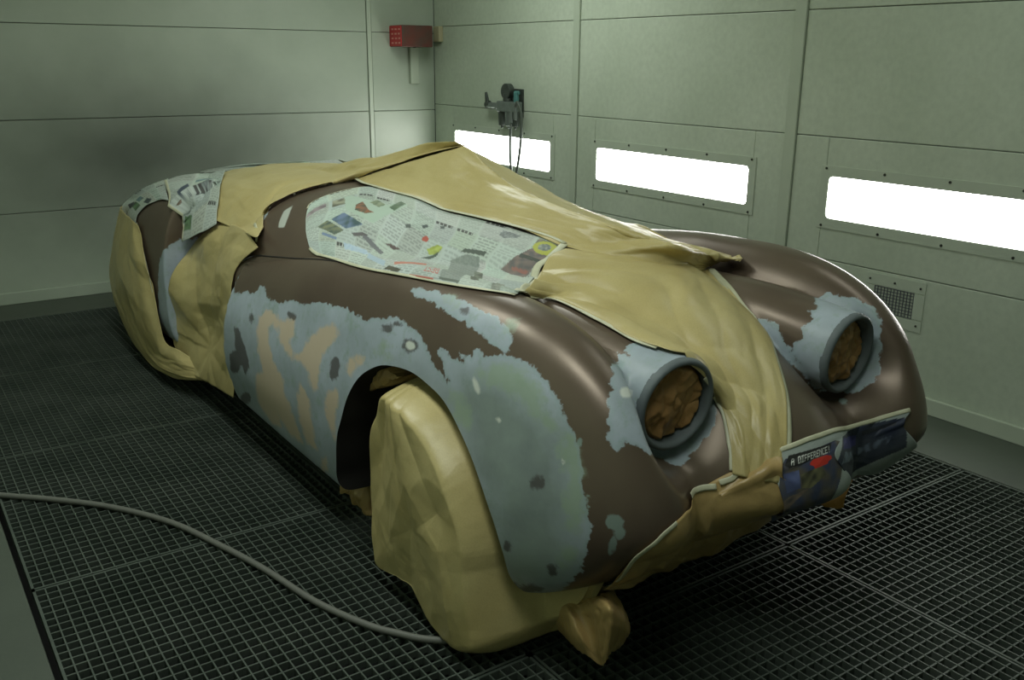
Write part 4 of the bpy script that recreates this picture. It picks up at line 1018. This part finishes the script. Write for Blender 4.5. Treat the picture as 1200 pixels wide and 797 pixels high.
# paper tied behind the wheel and the knot above it
def on_floor(G): G[:, :, 2] = np.maximum(G[:, :, 2], .002); return G
tailp, _ = sheet('masking_paper', [
    [(630, 700, 'y', -.58), (637, 712, 'y', -.60), (646, 728, 'y', -.61), (656, 742, 'y', -.62), (668, 756, 'y', -.62)],
    [(652, 694, 'y', -.56), (662, 712, 'y', -.66), (670, 730, 'y', -.68), (677, 748, 'y', -.68), (685, 766, 'y', -.66)],
    [(676, 690, 'y', -.56), (684, 712, 'y', -.64), (690, 732, 'y', -.65), (697, 756, 'y', -.65), (704, 781, 'y', -.64)],
    [(700, 688, 'y', -.55), (712, 706, 'y', -.68), (716, 728, 'y', -.69), (716, 748, 'y', -.68), (712, 772, 'y', -.66)],
    [(714, 690, 'y', -.52), (727, 710, 'y', -.56), (736, 730, 'y', -.58), (735, 746, 'y', -.58), (722, 762, 'y', -.58)]],
    110, 110, M_PAPER2, 'loose fold of masking paper on the grating just ahead of the front wheel', 'masking paper', seed=95, amp=.010, drape=False, post=on_floor, cells=((.10, .9), (.04, .4), (.015, .1)), asp=(1.6, .8))
inner = closed_bag('masking_paper', [op(408, 545, -.60), op(430, 540, -.60), op(440, 580, -.60), op(440, 630, -.60), op(424, 632, -.60), op(410, 622, -.60), op(404, 590, -.60)], -.62, -.52, M_PAPER2, 'narrow crumpled masking paper hanging inside the wheel arch behind the wheel', 'masking paper', 97, amp=.03, bulge=.01, nphi=160, nr=40, cell=.06)
topk = closed_bag('masking_paper', [op(420, 440, -.69), op(432, 433, -.69), op(455, 430, -.69), op(470, 434, -.69), op(476, 442, -.69), op(462, 448, -.69), op(450, 452, -.69), op(435, 456, -.69), op(424, 450, -.69)], -.715, -.62, M_PAPER2, 'twisted knot of masking paper tucked under the top of the wheel arch', 'masking paper', 99, amp=.02, bulge=.01, nphi=160, nr=40, cell=.04)
# crumpled paper stuffed in the headlamp openings
for sg, lb in ((-1, 'crumpled brown paper stuffed in the near headlamp opening'), (1, 'crumpled brown paper stuffed in the far headlamp opening')):
    ax = LAMP_AX*[1, sg, 1]; u = np.cross(ax, [0, 0, 1.]); u /= np.linalg.norm(u); w = np.cross(u, ax); c0 = LAMP_C*[1, sg, 1]; n = 90; V = []; R = LAMP_R*.85
    for i in range(n+1):
        for j in range(n+1):
            a, b = 2*i/n-1, 2*j/n-1; x, y = a*math.sqrt(1-b*b/2), b*math.sqrt(1-a*a/2); V.append((x, y))
    V = np.array(V); P3 = np.concatenate([V*.3, np.zeros((len(V), 1))], 1)+sg; h = .016*facets(V*R, .045, 120+sg, (1, 1.3))+.006*facets(V*R, .018, 140+sg)
    rr = np.hypot(V[:, 0], V[:, 1]); h = h-.006-.02*np.clip(rr-.9, 0, 1)*10; h = np.minimum(h, .006)
    Vw = c0+ax*h[:, None]+u*(V[:, :1]*R)+w*(V[:, 1:]*R); idx = np.arange((n+1)**2).reshape(n+1, n+1); Fq = np.stack([idx[:-1, :-1], idx[1:, :-1], idx[1:, 1:], idx[:-1, 1:]], -1).reshape(-1, 4)
    org = c0-ax*.05; o = obj('crumpled_paper', fast_mesh('crumpled_paper', Vw-org, Fq), M_CRUMP, None, True); car_place(o, origin=org); tag(o, lb, 'paper', 'paper plugs in the headlamp openings')
    md = o.modifiers.new('thickness', 'SOLIDIFY'); md.thickness = .002

# ------------------------------------------------------------------ hose on the floor
hp = [on_plane(px, py, 2, .011, False) for px, py in ((0, 580), (60, 585), (130, 594), (200, 612), (260, 640), (310, 667), (370, 705), (430, 732), (470, 743), (500, 749))]
hp = [hp[0]+(hp[0]-hp[2])*1.6+np.array([0, .1, 0]), hp[0]+(hp[0]-hp[2])*.8]+hp+[hp[-1]+(hp[-1]-hp[-2])*.9+np.array([.04, -.0, 0]), hp[-1]+(hp[-1]-hp[-2])*2.2+np.array([.16, .05, 0])]
for p in hp: p[2] = .0105
ho = tube('air_hose', hp, .0105, plain('grey_rubber', srgb(112, 114, 106), srgb(96, 98, 92), 20, .55), None, 12, 160)
tag(ho, 'grey rubber air hose curving over the floor grating to the paper wheel bag', 'hose')

# ------------------------------------------------------------------ air regulator on the right wall
def regulator():
    p = on_plane(596, 130, 0, XW-.06, False); k = 1/ (np.linalg.norm(p-[0, 0, EYE])/F_PX)  # px per metre there
    y0, z0 = p[1], p[2]; root = empty('air_regulator', (XW, y0, z0-.12)); root.scale = (1.0, 1.28, 1.25); tag(root, 'grimy air regulator and filter with valve fixed to the right wall above the first light', 'air regulator')
    dm = plain('grimy_metal', srgb(88, 96, 90), srgb(50, 56, 52), 30, .45, .5, .3); lm = plain('worn_alloy', srgb(140, 150, 146), srgb(100, 108, 104), 30, .4, .6); ts = plain('teal_fitting', srgb(70, 120, 118), rough=.4)
    def L(u, v, d): return (-d, -u, v+.12)   # u: to the right in view, v: up, d: out of the wall
    def part(name, build, m, bev=.003):
        bm = bmesh.new(); build(bm); o = obj(name, bm, m, root); bevel_mod(o, bev, 2); return o
    part('mounting_plate', lambda b: box(b, L(0, .02, .006), (.01, .17, .16)), dm)
    part('manifold', lambda b: box(b, L(0, .0, .055), (.07, .19, .06)), lm, .008)
    part('pressure_gauge', lambda b: cyl(b, L(-.02, .085, .03), L(-.02, .085, .075), .045, n=28), dm)
    part('adjusting_knob', lambda b: (cyl(b, L(-.02, .03, .055), L(-.02, .075, .055), .03, .026, 20)), dm)
    for u in (-.07, .0, .065): part('filter_bowl', lambda b: (cyl(b, L(u, -.11, .055), L(u, -.02, .055), .024, .03, 20), cyl(b, L(u, -.125, .055), L(u, -.11, .055), .01, n=10)), dm if u else lm, .006)
    part('shutoff_valve', lambda b: (cyl(b, L(-.22, .0, .055), L(-.09, .0, .055), .017, n=14), cyl(b, L(-.12, 0, .055), L(-.085, 0, .055), .026, n=6)), lm)
    part('valve_lever', lambda b: (cyl(b, L(-.24, .0, .055), L(-.2, .01, .055), .02, n=12), cyl(b, L(-.225, .01, .055), L(-.235, .075, .06), .017, .009, 12)), dm)
    part('teal_coupling', lambda b: (cyl(b, L(.075, .02, .06), L(.075, .085, .06), .018, n=14), cyl(b, L(.06, .08, .06), L(.1, .08, .06), .012, n=10)), ts)
    part('outlet_coupling', lambda b: (cyl(b, L(.05, -.09, .08), L(.05, -.02, .08), .014, n=12), cyl(b, L(.09, -.07, .08), L(.09, .0, .08), .013, n=12)), lm)
    hm = plain('thin_dark_hose', srgb(74, 82, 74), rough=.5)
    def hose(pts): 
        o = tube('hose', [L(*q) for q in pts], .0095, hm, root, 8, 90); return o
    hose([(.05, -.09, .08), (.052, -.2, .09), (.06, -.33, .09), (.085, -.45, .08), (.12, -.56, .07), (.13, -.8, .07), (.1, -1.05, .06)])
    hose([(.09, -.0, .08), (.13, .03, .10), (.17, -.04, .10), (.165, -.2, .10), (.13, -.36, .10), (.09, -.46, .095), (.06, -.56, .09), (.05, -.8, .08), (.07, -1.05, .06)])
regulator()
# ------------------------------------------------------------------ red box in the corner
def redbox():
    z0, z1 = on_plane(480, 55, 1, YB-.2, False)[2], on_plane(471, 29, 1, YB-.2, False)[2]
    xa, xb = on_plane(471, 40, 1, YB-.2, False)[0], on_plane(507, 40, 1, YB-.2, False)[0]
    w, h, dp = xb-xa, z1-z0, .2; root = empty('warning_box', ((xa+xb)/2, YB, z0)); tag(root, 'small red metal warning box mounted on the rear wall near the corner', 'wall box')
    t = NT('red_case'); n = t.mapr(t.noise(9, 4), .35, .65); t.base(t.mix(n, srgb(104, 56, 48), srgb(84, 66, 58)), .45, .1)
    bm = bmesh.new(); box(bm, (0, -dp/2, h/2), (w, dp, h)); o = obj('case', bm, t.m, root); bevel_mod(o, .006)
    bm = bmesh.new(); box(bm, (-w/2-.003, -dp/2, h/2), (.006, dp*.94, h*.94)); face = obj('sign_face', bm, plain('red_plate', srgb(196, 44, 48), srgb(178, 36, 42), 20, .4), root); face['label'] = 'bright red plate with pale marks'
    PM = plain('pale_marks', srgb(216, 150, 140), rough=.5); r = random.Random(4)
    for row in range(4):
        for c in range(3):
            bm = bmesh.new(); box(bm, (-w/2-.0068, -dp+.035+c*.055+r.uniform(-.004, .004), h*(.18+.21*row)), (.0016, .03, .012)); obj('mark', bm, PM, face)
    bm = bmesh.new(); cyl(bm, (w*.08, -dp*.55, -.004), (w*.08, -dp*.55, .014), .012, n=14); obj('cable_gland', bm, M_PIT, root)
    bm = bmesh.new(); box(bm, (w*.24, -.015, -.14), (.075, .03, .28)); o = obj('conduit', bm, M_TRIM, root); bevel_mod(o)
redbox()
q = on_plane(516, 40, 0, XW, False); bm = bmesh.new(); box(bm, (-.02, 0, 0), (.04, .09, .12)); jb = obj('junction_box', bm, plain('beige_plastic', srgb(176, 170, 136), rough=.45)); bevel_mod(jb, .006); jb.location = (XW, q[1], q[2]); tag(jb, 'tiny beige junction box on the right wall beside the red box', 'junction box')  # plain beige junction box, not a socket outlet

# ------------------------------------------------------------------ camera and light
cd = bpy.data.cameras.new('camera'); co = bpy.data.objects.new('camera', cd); C.objects.link(co)
cd.sensor_width = 36; cd.lens = F_PX/1200*36; cd.clip_start = .02
R3 = Matrix(((RT[0], UP[0], -FW[0]), (RT[1], UP[1], -FW[1]), (RT[2], UP[2], -FW[2]))).to_4x4(); R3.translation = (0, 0, EYE); co.matrix_world = R3
S.camera = co
w = bpy.data.worlds.new('world'); S.world = w; w.use_nodes = True; w.node_tree.nodes['Background'].inputs[0].default_value = (.6, .8, .65, 1); w.node_tree.nodes['Background'].inputs[1].default_value = .02
def area(loc, rot, sx, sy, e, col=(.93, 1, .93)):
    l = bpy.data.lights.new('booth_lamp', 'AREA'); l.energy = e; l.shape = 'RECTANGLE'; l.size = sx; l.size_y = sy; l.color = col
    o = bpy.data.objects.new('booth_lamp', l); C.objects.link(o); o.location = loc; o.rotation_euler = rot; o['kind'] = 'helper'; return o
for x, y, e in ((3.0, 4.9, 22), (3.2, 1.6, 6), (.7, 1.2, 22), (.7, 3.3, 24)):
    area((x, y, ZC-.06), (0, 0, 0), .5, 1.5, e)
S.view_settings.view_transform = 'Standard'; S.view_settings.look = 'None'; S.view_settings.gamma = 1; S.view_settings.use_curve_mapping = False
S.view_settings.exposure = 0
